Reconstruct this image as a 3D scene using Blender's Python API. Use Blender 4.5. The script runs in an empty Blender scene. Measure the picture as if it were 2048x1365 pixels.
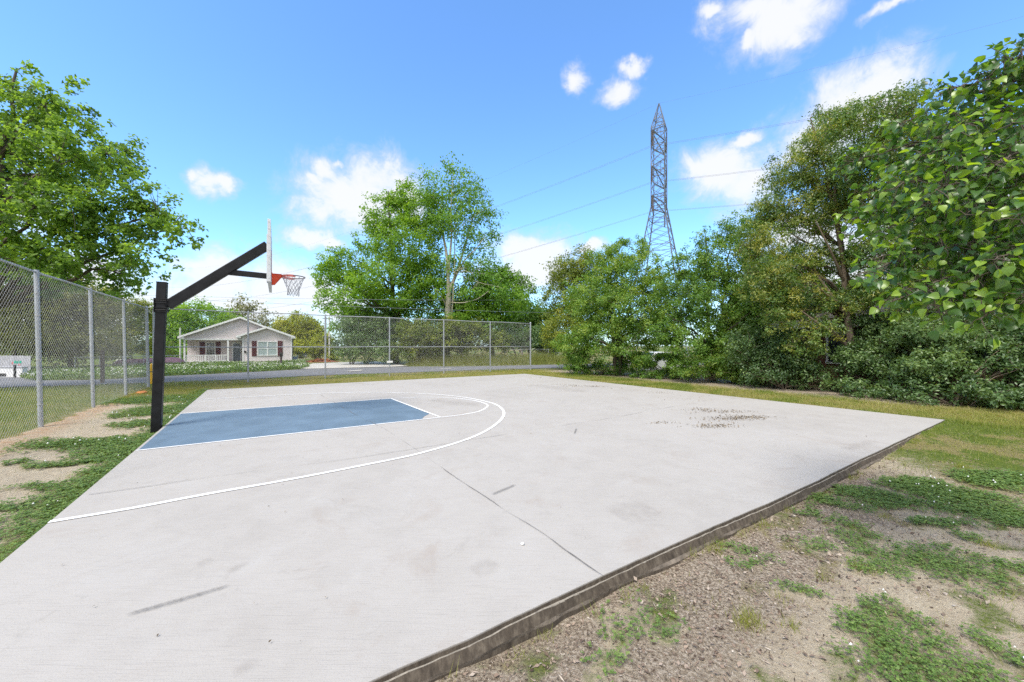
import bpy, math, random
import numpy as np
from mathutils import Vector, Matrix

random.seed(7)
rng = np.random.default_rng(11)
SC = bpy.context.scene
COL = SC.collection
F, CX, HY, H = 762.0, 1024.0, 692.0, 1.56      # focal length and horizon in photo pixels, eye height

# ------------------------------------------------------------------ placement helpers
def W(px, py, d):
    return np.array([(px - CX) / F * d, d, H + (HY - py) / F * d])
def G(px, py, z=0.0):
    d = F * (H - z) / (py - HY)
    return np.array([(px - CX) / F * d, d, z])
D1 = np.array([1156.0, 762.0]); D1 /= np.linalg.norm(D1)       # along the lane
D2 = np.array([-502.0, 762.0]); D2 /= np.linalg.norm(D2)       # along the baseline, away from the camera
D1_3 = np.array([D1[0], D1[1], 0.0]); D2_3 = np.array([D2[0], D2[1], 0.0])
UP = np.array([0.0, 0.0, 1.0])
O0 = G(415, 780)[:2]

def smooth(e0, e1, x):
    t = np.clip((x - e0) / (e1 - e0), 0, 1)
    return t * t * (3 - 2 * t)
TAB = rng.random((256, 256))
def vnoise(x, y):
    xi = np.floor(x).astype(int); yi = np.floor(y).astype(int)
    fx = x - xi; fy = y - yi
    fx = fx * fx * (3 - 2 * fx); fy = fy * fy * (3 - 2 * fy)
    a = TAB[xi & 255, yi & 255]; b = TAB[(xi + 1) & 255, yi & 255]
    c = TAB[xi & 255, (yi + 1) & 255]; d = TAB[(xi + 1) & 255, (yi + 1) & 255]
    return (a * (1 - fx) + b * fx) * (1 - fy) + (c * (1 - fx) + d * fx) * fy
def fbm(x, y, o=4):
    s = 0; a = 0.5; t = 0
    for i in range(o):
        s = s + a * vnoise(x + 17.3 * i, y + 9.1 * i); t += a; a *= 0.5; x = x * 2.03; y = y * 2.03
    return s / t

# ------------------------------------------------------------------ materials
def new_mat(name):
    m = bpy.data.materials.new(name); m.use_nodes = True
    nt = m.node_tree; nt.nodes.clear()
    out = nt.nodes.new('ShaderNodeOutputMaterial')
    return m, nt, out
def N(nt, t, **kw):
    n = nt.nodes.new(t)
    for k, v in kw.items(): setattr(n, k, v)
    return n
def setin(n, **kw):
    for k, v in kw.items(): n.inputs[k.replace('_', ' ')].default_value = v
def c4(c): return (c[0], c[1], c[2], 1.0)
def ramp(nt, pts):
    r = N(nt, 'ShaderNodeValToRGB'); e = r.color_ramp.elements
    while len(e) < len(pts): e.new(0.5)
    for i, (p, c) in enumerate(pts):
        e[i].position = p; e[i].color = c4(c)
    return r
def noise(nt, scale, detail=4, rough=0.6, vec=None, dist=0.0):
    n = N(nt, 'ShaderNodeTexNoise'); n.inputs['Scale'].default_value = scale
    n.inputs['Detail'].default_value = detail; n.inputs['Roughness'].default_value = rough
    n.inputs['Distortion'].default_value = dist
    if vec is not None: nt.links.new(vec, n.inputs['Vector'])
    return n
def mixc(nt, a, b, fac, mode='MIX'):
    m = N(nt, 'ShaderNodeMix', data_type='RGBA', blend_type=mode)
    for s, v in ((6, a), (7, b), (0, fac)):
        if hasattr(v, 'links'): nt.links.new(v, m.inputs[s])
        elif s == 0: m.inputs[0].default_value = v
        else: m.inputs[s].default_value = c4(v)
    return m.outputs[2]
def mathn(nt, op, a, b=None, c=None):
    m = N(nt, 'ShaderNodeMath', operation=op)
    for i, v in enumerate((a, b, c)):
        if v is None: continue
        if hasattr(v, 'links'): nt.links.new(v, m.inputs[i])
        else: m.inputs[i].default_value = v
    return m.outputs[0]
def maprange(nt, v, a, b, c=0.0, d=1.0):
    m = N(nt, 'ShaderNodeMapRange'); nt.links.new(v, m.inputs[0])
    for i, k in enumerate((a, b, c, d)): m.inputs[i + 1].default_value = k
    return m.outputs[0]
def objco(nt): return N(nt, 'ShaderNodeTexCoord').outputs['Object']

def basic(name, col, rough=0.6, metal=0.0, var=0.15, vscale=6.0, bump=0.0, bscale=60.0, spec=0.5):
    """plain surface with a little wear: two scales of colour variation and optional bump"""
    m, nt, out = new_mat(name)
    p = N(nt, 'ShaderNodeBsdfPrincipled'); nt.links.new(p.outputs[0], out.inputs[0])
    v = objco(nt)
    n = noise(nt, vscale, 5, 0.65, v)
    lo = [max(0, x * (1 - var)) for x in col]; hi = [min(1, x * (1 + var)) for x in col]
    r = ramp(nt, [(0.3, lo), (0.7, hi)]); nt.links.new(n.outputs[0], r.inputs[0])
    nt.links.new(r.outputs[0], p.inputs['Base Color'])
    setin(p, Roughness=rough, Metallic=metal); p.inputs['Specular IOR Level'].default_value = spec
    if bump:
        b = N(nt, 'ShaderNodeBump'); b.inputs['Strength'].default_value = bump; b.inputs['Distance'].default_value = 0.01
        n2 = noise(nt, bscale, 4, 0.6, v); nt.links.new(n2.outputs[0], b.inputs['Height'])
        nt.links.new(b.outputs[0], p.inputs['Normal'])
    return m
def leaf_mat(name, cols, trans=0.35, rough=0.5, spec=0.35, tcol=None):
    m, nt, out = new_mat(name)
    at = N(nt, 'ShaderNodeAttribute', attribute_name='tint')
    r = ramp(nt, [(i / (len(cols) - 1), c) for i, c in enumerate(cols)])
    nt.links.new(at.outputs['Fac'], r.inputs[0])
    p = N(nt, 'ShaderNodeBsdfPrincipled'); setin(p, Roughness=rough); p.inputs['Specular IOR Level'].default_value = spec
    nt.links.new(r.outputs[0], p.inputs['Base Color'])
    t = N(nt, 'ShaderNodeBsdfTranslucent')
    tc = mixc(nt, r.outputs[0], tcol or (1.9, 1.75, 0.7), 1.0, 'MULTIPLY')
    nt.links.new(tc, t.inputs[0])
    mx = N(nt, 'ShaderNodeMixShader'); mx.inputs[0].default_value = trans
    nt.links.new(p.outputs[0], mx.inputs[1]); nt.links.new(t.outputs[0], mx.inputs[2])
    nt.links.new(mx.outputs[0], out.inputs[0])
    return m
M = {}
M['black'] = basic('black_powder_coat', (0.010, 0.010, 0.012), 0.48, 0, 0.7, 5, 0.05, 90, 0.3)
M['galv'] = basic('galvanized_steel', (0.42, 0.44, 0.48), 0.5, 0.45, 0.18, 14, 0.1, 120)
M['wire'] = basic('fence_wire', (0.46, 0.45, 0.44), 0.55, 0.35, 0.15, 3)
M['alu'] = basic('backboard_aluminium', (0.62, 0.63, 0.64), 0.4, 0.3, 0.12, 12)
M['boardwhite'] = basic('backboard_paint', (0.75, 0.76, 0.78), 0.35, 0, 0.05, 4)
M['orange'] = basic('rim_orange_paint', (0.78, 0.075, 0.018), 0.45, 0, 0.2, 14)
M['rimdark'] = basic('rim_worn_steel', (0.10, 0.055, 0.045), 0.5, 0.5, 0.3, 20)
M['net'] = basic('net_cord', (0.42, 0.43, 0.46), 0.9, 0, 0.25, 30)
M['white'] = basic('white_trim_paint', (0.86, 0.86, 0.85), 0.5, 0, 0.05, 3)
M['maroon'] = basic('maroon_shutter', (0.12, 0.022, 0.026), 0.55, 0, 0.15, 4)
M['shingle'] = basic('roof_shingle', (0.20, 0.18, 0.17), 0.9, 0, 0.25, 5, 0.4, 30)
M['rooftan'] = basic('roof_shingle_tan', (0.52, 0.40, 0.33), 0.9, 0, 0.2, 5, 0.4, 30)
M['glass'] = basic('window_glass', (0.03, 0.04, 0.045), 0.08, 0, 0.2, 2, spec=0.8)
M['blind'] = basic('window_blind', (0.42, 0.50, 0.50), 0.25, 0, 0.12, 6)
M['doorgrey'] = basic('storm_door_glass', (0.16, 0.19, 0.22), 0.2, 0, 0.2, 3)
M['dark'] = basic('dark_plastic', (0.02, 0.018, 0.02), 0.5, 0, 0.3, 8)
M['brownpost'] = basic('brown_stained_wood', (0.07, 0.045, 0.04), 0.8, 0, 0.3, 12, 0.3, 40)
M['pale_pole'] = basic('pale_weathered_pole', (0.62, 0.60, 0.56), 0.7, 0, 0.15, 5)
M['yellow'] = basic('yellow_plastic', (0.75, 0.42, 0.02), 0.4, 0, 0.1, 6)
M['tower'] = basic('tower_steel', (0.16, 0.18, 0.21), 0.55, 0.3, 0.2, 0.3)
M['cable'] = basic('power_cable', (0.20, 0.22, 0.26), 0.5, 0.3, 0.1, 0.1)
M['insul'] = basic('insulator_porcelain', (0.20, 0.15, 0.15), 0.3, 0, 0.2, 1)
M['plum'] = basic('plum_car_paint', (0.14, 0.03, 0.09), 0.3, 0.1, 0.1, 1.5)
M['whitecar'] = basic('white_car_paint', (0.75, 0.75, 0.75), 0.3, 0, 0.05, 1.5)
M['darkcar'] = basic('dark_car_paint', (0.03, 0.035, 0.04), 0.3, 0.1, 0.1, 1.5)
M['tyre'] = basic('tyre_rubber', (0.015, 0.015, 0.015), 0.85, 0, 0.2, 20)
M['rimmetal'] = basic('wheel_metal', (0.4, 0.4, 0.42), 0.35, 0.8, 0.1, 8)
M['lamp'] = basic('car_lamp', (0.55, 0.5, 0.48), 0.15, 0, 0.2, 8)
M['greyboard'] = basic('grey_fence_board', (0.42, 0.42, 0.45), 0.75, 0, 0.2, 5, 0.3, 20)
M['graffgreen'] = basic('green_spray_paint', (0.02, 0.35, 0.24), 0.6, 0, 0.2, 9)
M['graffpink'] = basic('pink_spray_paint', (0.55, 0.18, 0.2), 0.6, 0, 0.2, 9)
M['whiteblock'] = basic('white_block_wall', (0.74, 0.74, 0.75), 0.7, 0, 0.08, 3, 0.2, 20)
M['bluebox'] = basic('blue_grey_plastic', (0.22, 0.32, 0.40), 0.5, 0, 0.15, 6)
M['mulch'] = basic('red_mulch', (0.26, 0.09, 0.045), 0.95, 0, 0.4, 14, 0.8, 30)
M['pebble'] = basic('white_pebble', (0.8, 0.79, 0.77), 0.7, 0, 0.05, 40)
M['clay'] = basic('orange_clay', (0.55, 0.22, 0.08), 0.95, 0, 0.25, 14, 0.6, 40)
M['driveway'] = basic('driveway_concrete', (0.48, 0.455, 0.42), 0.9, 0, 0.1, 1.2, 0.2, 40)

def bark_mat(name, c1, c2, scale=9):
    m, nt, out = new_mat(name)
    p = N(nt, 'ShaderNodeBsdfPrincipled'); nt.links.new(p.outputs[0], out.inputs[0])
    mp = N(nt, 'ShaderNodeMapping'); nt.links.new(objco(nt), mp.inputs[0]); mp.inputs['Scale'].default_value = (1, 1, 0.25)
    n = noise(nt, scale, 6, 0.7, mp.outputs[0])
    r = ramp(nt, [(0.3, c1), (0.7, c2)]); nt.links.new(n.outputs[0], r.inputs[0]); nt.links.new(r.outputs[0], p.inputs['Base Color'])
    setin(p, Roughness=0.9)
    b = N(nt, 'ShaderNodeBump'); b.inputs['Strength'].default_value = 0.6; b.inputs['Distance'].default_value = 0.02
    nt.links.new(n.outputs[0], b.inputs['Height']); nt.links.new(b.outputs[0], p.inputs['Normal'])
    return m
M['bark'] = bark_mat('brown_bark', (0.045, 0.035, 0.028), (0.15, 0.12, 0.095))
M['barkpale'] = bark_mat('pale_bark', (0.30, 0.27, 0.21), (0.58, 0.53, 0.43), 3)
M['barkgrey'] = bark_mat('grey_brown_bark', (0.10, 0.075, 0.055), (0.25, 0.19, 0.14))

M['leaf_maple'] = leaf_mat('maple_leaf', [(0.075, 0.145, 0.028), (0.165, 0.29, 0.055), (0.27, 0.41, 0.085)], 0.52)
M['leaf_mid'] = leaf_mat('mid_green_leaf', [(0.055, 0.12, 0.022), (0.12, 0.235, 0.04), (0.21, 0.33, 0.055)], 0.45)
M['leaf_bright'] = leaf_mat('bright_green_leaf', [(0.075, 0.165, 0.024), (0.165, 0.31, 0.038), (0.28, 0.43, 0.055)], 0.48)
M['leaf_sparse'] = leaf_mat('fresh_small_leaf', [(0.08, 0.17, 0.035), (0.15, 0.3, 0.05), (0.26, 0.42, 0.08)], 0.46)
M['leaf_dark'] = leaf_mat('glossy_dark_leaf', [(0.05, 0.105, 0.036), (0.115, 0.195, 0.065), (0.23, 0.33, 0.10)], 0.34, 0.4, 0.6)
M['leaf_ever'] = leaf_mat('olive_evergreen_leaf', [(0.05, 0.105, 0.028), (0.125, 0.215, 0.046), (0.36, 0.36, 0.075)], 0.4, 0.4, 0.6)
M['leaf_row'] = leaf_mat('hedge_tree_leaf', [(0.06, 0.14, 0.03), (0.15, 0.275, 0.048), (0.31, 0.39, 0.075)], 0.44, 0.45, 0.45)
M['leaf_olive'] = leaf_mat('olive_yellow_leaf', [(0.07, 0.12, 0.026), (0.165, 0.22, 0.04), (0.32, 0.34, 0.06)], 0.42)
M['leaf_yellow'] = leaf_mat('yellow_green_leaf', [(0.12, 0.16, 0.016), (0.28, 0.32, 0.022), (0.42, 0.42, 0.04)], 0.35)
M['leaf_backdrop'] = leaf_mat('olive_backdrop_leaf', [(0.075, 0.095, 0.028), (0.16, 0.19, 0.05), (0.27, 0.29, 0.08)], 0.42)
M['leaf_pale'] = leaf_mat('pale_dry_leaf', [(0.15, 0.16, 0.09), (0.22, 0.23, 0.12), (0.32, 0.31, 0.18)], 0.35)
M['leaf_pear'] = leaf_mat('pear_tree_leaf', [(0.028, 0.072, 0.028), (0.075, 0.16, 0.038), (0.21, 0.32, 0.04)], 0.36, 0.32, 0.6, (2.6, 2.5, 0.5))
M['clover'] = leaf_mat('clover_leaf', [(0.075, 0.135, 0.032), (0.135, 0.225, 0.055), (0.23, 0.31, 0.085)], 0.25)
M['blade'] = leaf_mat('grass_blade', [(0.13, 0.19, 0.03), (0.25, 0.28, 0.055), (0.42, 0.36, 0.15)], 0.35)
M['tallgrass'] = leaf_mat('tall_grass_blade', [(0.10, 0.15, 0.035), (0.22, 0.24, 0.07), (0.36, 0.31, 0.15)], 0.35)
M['flower'] = basic('white_flower', (0.8, 0.8, 0.76), 0.8, 0, 0.05, 30)
M['litter'] = leaf_mat('dry_leaf_litter', [(0.07, 0.048, 0.036), (0.30, 0.225, 0.175), (0.52, 0.46, 0.40)], 0.1, 0.8, 0.2, (1, 1, 1))
M['debris'] = leaf_mat('dark_debris', [(0.09, 0.068, 0.045), (0.22, 0.17, 0.11), (0.32, 0.26, 0.18)], 0.05, 0.9, 0.1, (1, 1, 1))
M['redplant'] = leaf_mat('red_orange_leaf', [(0.22, 0.06, 0.03), (0.35, 0.13, 0.05), (0.40, 0.26, 0.08)], 0.3)

# ------------------------------------------------------------------ mesh helpers
def mesh_np(name, verts, faces, mat, parent=None, tint=None, smooth_=False):
    me = bpy.data.meshes.new(name)
    verts = np.asarray(verts, dtype=np.float32); faces = np.asarray(faces, dtype=np.int32)
    k = faces.shape[1]
    me.vertices.add(len(verts)); me.vertices.foreach_set('co', verts.ravel())
    me.loops.add(faces.size); me.loops.foreach_set('vertex_index', faces.ravel())
    me.polygons.add(len(faces)); me.polygons.foreach_set('loop_start', np.arange(len(faces), dtype=np.int32) * k)
    me.update(calc_edges=True)
    if smooth_: me.polygons.foreach_set('use_smooth', np.ones(len(faces), dtype=bool))
    if tint is not None:
        a = me.attributes.new('tint', 'FLOAT', 'FACE'); a.data.foreach_set('value', np.asarray(tint, dtype=np.float32))
    me.materials.append(mat)
    o = bpy.data.objects.new(name, me); COL.objects.link(o)
    if parent is not None: place_child(o, parent)
    return o
def place_child(o, parent):
    """children are modelled in world coordinates; the parent is an Empty at the thing's base"""
    o.parent = parent
    o.matrix_parent_inverse = Matrix.Translation(-parent.location)
class GB:
    """collects boxes, tubes and polygons for one mesh part"""
    def __init__(s): s.v = []; s.f = []; s.mi = []; s.cur = 0
    def add(s, vs, fs):
        b = len(s.v); s.v += [tuple(map(float, p)) for p in vs]; s.f += [tuple(b + i for i in q) for q in fs]; s.mi += [s.cur] * len(fs)
    def box(s, c, ax, ay, az, sx, sy, sz):
        c = np.asarray(c, float); ax = np.asarray(ax) * sx / 2; ay = np.asarray(ay) * sy / 2; az = np.asarray(az) * sz / 2
        vs = [c + i * ax + j * ay + k * az for i in (-1, 1) for j in (-1, 1) for k in (-1, 1)]
        s.add(vs, [(0, 1, 3, 2), (4, 6, 7, 5), (0, 4, 5, 1), (2, 3, 7, 6), (0, 2, 6, 4), (1, 5, 7, 3)])
    def bar(s, a, b, w, h=None, side=None):
        a = np.asarray(a, float); b = np.asarray(b, float); d = b - a; L = np.linalg.norm(d); d = d / L
        u = np.cross(d, UP) if side is None else np.asarray(side, float)
        if np.linalg.norm(u) < 1e-4: u = np.array([1.0, 0, 0])
        u = u - d * np.dot(u, d); u /= np.linalg.norm(u); t = np.cross(u, d)
        s.box((a + b) / 2, u, d, t, w, L, h or w)
    def tube(s, pts, rad, n=8, cap=True):
        pts = [np.asarray(p, float) for p in pts]
        if not hasattr(rad, '__len__'): rad = [rad] * len(pts)
        vs = []; 
        for i, p in enumerate(pts):
            d = pts[min(i + 1, len(pts) - 1)] - pts[max(i - 1, 0)]; d = d / (np.linalg.norm(d) + 1e-9)
            ref = UP if abs(d[2]) < 0.9 else np.array([1.0, 0, 0])
            u = np.cross(d, ref); u /= np.linalg.norm(u); w = np.cross(d, u)
            for k in range(n):
                a = 2 * math.pi * k / n; vs.append(p + rad[i] * (math.cos(a) * u + math.sin(a) * w))
        fs = []
        for i in range(len(pts) - 1):
            for k in range(n):
                fs.append((i * n + k, i * n + (k + 1) % n, (i + 1) * n + (k + 1) % n, (i + 1) * n + k))
        if cap: fs.append(tuple(range(n - 1, -1, -1))); fs.append(tuple((len(pts) - 1) * n + k for k in range(n)))
        s.add(vs, fs)
    def poly(s, pts): s.add(pts, [tuple(range(len(pts)))])
    def prism(s, pts, off):
        pts = [np.asarray(p, float) for p in pts]; off = np.asarray(off, float); n = len(pts)
        s.add(pts + [p + off for p in pts], [tuple(range(n - 1, -1, -1)), tuple(range(n, 2 * n))] + [(i, (i + 1) % n, n + (i + 1) % n, n + i) for i in range(n)])
    def strip(s, left, right):
        n = len(left); s.add(list(left) + list(right), [(i, i + 1, n + i + 1, n + i) for i in range(n - 1)])
    def build(s, name, mats, parent=None, bevel=0.0, smooth_=False):
        me = bpy.data.meshes.new(name); me.from_pydata(s.v, [], s.f)
        for m in (mats if isinstance(mats, (list, tuple)) else [mats]): me.materials.append(m)
        if max(s.mi or [0]) > 0: me.polygons.foreach_set('material_index', np.array(s.mi, dtype=np.int32))
        if smooth_: me.polygons.foreach_set('use_smooth', np.ones(len(me.polygons), dtype=bool))
        me.update(); o = bpy.data.objects.new(name, me); COL.objects.link(o)
        if bevel:
            b = o.modifiers.new('bevel', 'BEVEL'); b.width = bevel; b.segments = 2; b.limit_method = 'ANGLE'
        if parent is not None: place_child(o, parent)
        return o
def sub_child(o, part):
    """make a part's own piece; all meshes are in world coordinates"""
    o.parent = part; o.matrix_parent_inverse = Matrix.Identity(4)
    return o
def thing(name, label, cat, loc, group=None):
    o = bpy.data.objects.new(name, None); COL.objects.link(o)
    o.empty_display_size = 0.2
    o.location = tuple(map(float, loc)); o['label'] = label; o['category'] = cat
    if group: o['group'] = group
    return o
def tag(o, label, cat, group=None):
    o['label'] = label; o['category'] = cat
    if group: o['group'] = group
    return o
def struct(o, kind='structure', label=None, cat=None):
    o['kind'] = kind
    if label: o['label'] = label
    if cat: o['category'] = cat
    return o
def catmull(P, n=8):
    P = [np.asarray(p, float) for p in P]; out = []
    Q = [2 * P[0] - P[1]] + P + [2 * P[-1] - P[-2]]
    for i in range(1, len(Q) - 2):
        for k in range(n):
            t = k / n; a, b, c, d = Q[i - 1], Q[i], Q[i + 1], Q[i + 2]
            out.append(0.5 * (2 * b + (c - a) * t + (2 * a - 5 * b + 4 * c - d) * t * t + (3 * b - a - 3 * c + d) * t ** 3))
    out.append(P[-1]); return out

# ------------------------------------------------------------------ terrain height and ground zones
WN = -D2                                              # towards the camera along the court
SLAB_U, SLAB_W = 13.9, 15.5
def uw(x, y):
    dx = x - O0[0]; dy = y - O0[1]
    return dx * D1[0] + dy * D1[1], dx * WN[0] + dy * WN[1]
def zf(x, y):
    x = np.asarray(x, float); y = np.asarray(y, float)
    u, w = uw(x, y)
    drop = 0.105 * (1 - smooth(7.5, 13.4, u)) * smooth(13.8, 15.3, w) * smooth(-2.0, 1.0, u)
    z = -0.03 - drop
    z = z - 0.22 * smooth(3.0, 22.0, -w)               # falls gently away beyond the road
    z = z - 0.5 * smooth(40.0, 65.0, -w)
    z = z - 0.055 * smooth(0.2, -0.1, u) * smooth(-1.9, -0.7, u) * smooth(-0.5, 1.5, w) - 0.045 * np.exp(-((x + 6.84) ** 2 + (y - 7.33) ** 2) / 0.3)
    inside = smooth(0.05, 0.3, u) * smooth(0.05, 0.3, SLAB_U - u) * smooth(0.05, 0.3, w) * smooth(0.1, 0.5, SLAB_W - w)
    z = z - 0.06 * inside
    z = z + 0.10 * np.maximum(0, fbm(x * 3.7 + 60, y * 3.7, 4) - 0.47) * smooth(15.3, 15.5, w) * smooth(16.1, 15.55, w) * smooth(0, 2, u)
    near = 1 - smooth(26, 40, np.hypot(x, y))
    z = z + near * (1 - inside) * 0.03 * (fbm(x * 1.3, y * 1.3, 3) - 0.5)
    return z

# patches of clover seen in the photo: (px, py, half width px, half height px)
CLOV = [(170, 886, 105, 15), (245, 890, 70, 14), (120, 922, 42, 7), (55, 921, 18, 5), (110, 965, 70, 9), (215, 912, 60, 12),
        (300, 800, 60, 10), (290, 825, 45, 8), (280, 845, 50, 8), (340, 815, 60, 14), (60, 1000, 60, 12), (160, 965, 60, 14),
        (40, 1050, 70, 30), (100, 1020, 70, 25), (20, 1090, 50, 30),
        (1870, 1125, 95, 34), (1790, 1150, 40, 14), (1800, 1270, 75, 42), (1850, 1330, 110, 50), (1760, 1320, 60, 45),
        (1245, 1235, 65, 32), (1310, 1260, 45, 18), (1200, 1310, 60, 38), (1170, 1340, 50, 25),
        (1620, 1085, 45, 18), (1720, 1075, 40, 12), (1740, 1100, 40, 12), (1700, 1050, 30, 10), (1660, 1000, 60, 16), (1600, 1020, 40, 12),
        (1780, 1000, 60, 14), (1830, 970, 70, 14), (1900, 990, 90, 22), (1960, 1020, 90, 26), (2010, 960, 80, 20), (1720, 985, 40, 10),
        (2000, 1120, 70, 20), (2030, 1310, 40, 45), (1620, 1200, 35, 14), (1760, 1230, 60, 20), (1900, 1050, 60, 14), (1520, 1115, 40, 10), (1480, 1090, 28, 8)]
CL = []
for (px, py, rx, ry) in CLOV:
    z0 = -0.04 if px < 700 else -0.1
    c = G(px, py, z0); CL.append((c[0], c[1], rx / F * c[1], ry * c[1] ** 2 / (F * H)))
def clover_mask(x, y):
    m = np.zeros_like(x)
    wx = x + 0.5 * (fbm(x * 3.1 + 5, y * 3.1, 4) - 0.5); wy = y + 0.6 * (fbm(x * 3.1, y * 3.1 + 31, 4) - 0.5)
    for (cx, cy, rx, ry) in CL:
        q = np.hypot((wx - cx) / rx, (wy - cy) / ry)
        m = np.maximum(m, 1 - smooth(0.35, 1.5, q))
    return m
def zones(x, y):
    """green cover, dry straw cover, leaf litter, bare sand (0..1 each) at ground points"""
    u, w = uw(x, y)
    n1 = fbm(x * 0.9, y * 0.9, 4); n2 = fbm(x * 3.1 + 40, y * 3.1, 4)
    right = smooth(13.6, 14.1, u)
    front = smooth(15.2, 15.5, w)
    clov = clover_mask(x, y)
    # left strip between the fence and the slab
    leftdirt = smooth(-2.12, -1.95, u + 0.3 * (n2 - 0.5)) * smooth(0.1, -0.2, u) * smooth(0.8, 3.6, w + 2.0 * (n1 - 0.5))
    # fringe of clover along the slab's left edge
    fr = smooth(-0.60, -0.12, u + 0.5 * (n2 - 0.5)) * smooth(0.1, -0.1, u) * smooth(-1, 1, w)
    # front right foreground, bare near the camera and grassy towards the corner
    bare = front * (1 - smooth(7.0, 11.5, u + 3.0 * (n1 - 0.5)))
    bare = np.maximum(bare, right * smooth(15.0, 17.0, w) * (1 - smooth(9, 14, u)))
    g = np.ones_like(x)
    g = g * (1 - 0.97 * leftdirt) * (1 - 0.93 * bare)
    g = np.maximum(g, clov * 0.5); g = np.maximum(g, fr * 0.7)
    g = np.maximum(g, bare * 0.55 * smooth(0.50, 0.68, fbm(x * 5.3 + 11, y * 5.3, 4)))
    litter = front * np.exp(-((w - 15.6) / 0.75) ** 2) * (1 - smooth(6.5, 10.5, u)) * (1 - clov * 0.7)
    litter = np.maximum(litter, bare * smooth(0.46, 0.66, n2) * 0.55 * (1 - clov * 0.6))
    hedge = smooth(15.6, 16.6, u) * smooth(20.5, 18.5, u) * smooth(17.0, 14.0, w) * smooth(-2.5, -1.0, w)
    litter = np.maximum(litter, hedge * 0.7); g = g * (1 - 0.75 * hedge)
    dry = smooth(0.36, 0.60, n1 + 0.3 * (n2 - 0.5)) * 0.8
    dry = np.maximum(dry, smooth(-7, -1.5, w) * smooth(1.6, 0.0, w) * (0.62 + 0.5 * (n2 - 0.4)))
    dry = np.maximum(dry, right * smooth(11.0, 15.5, w) * (0.55 + 0.8 * (n2 - 0.45)))      # worn grass behind the court
    dry = dry * (1 - clov) * (1 - fr)
    dry = np.where((u < -2.1), dry * 0.45 + 0.08, dry)
    return g, dry, litter, clov

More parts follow.
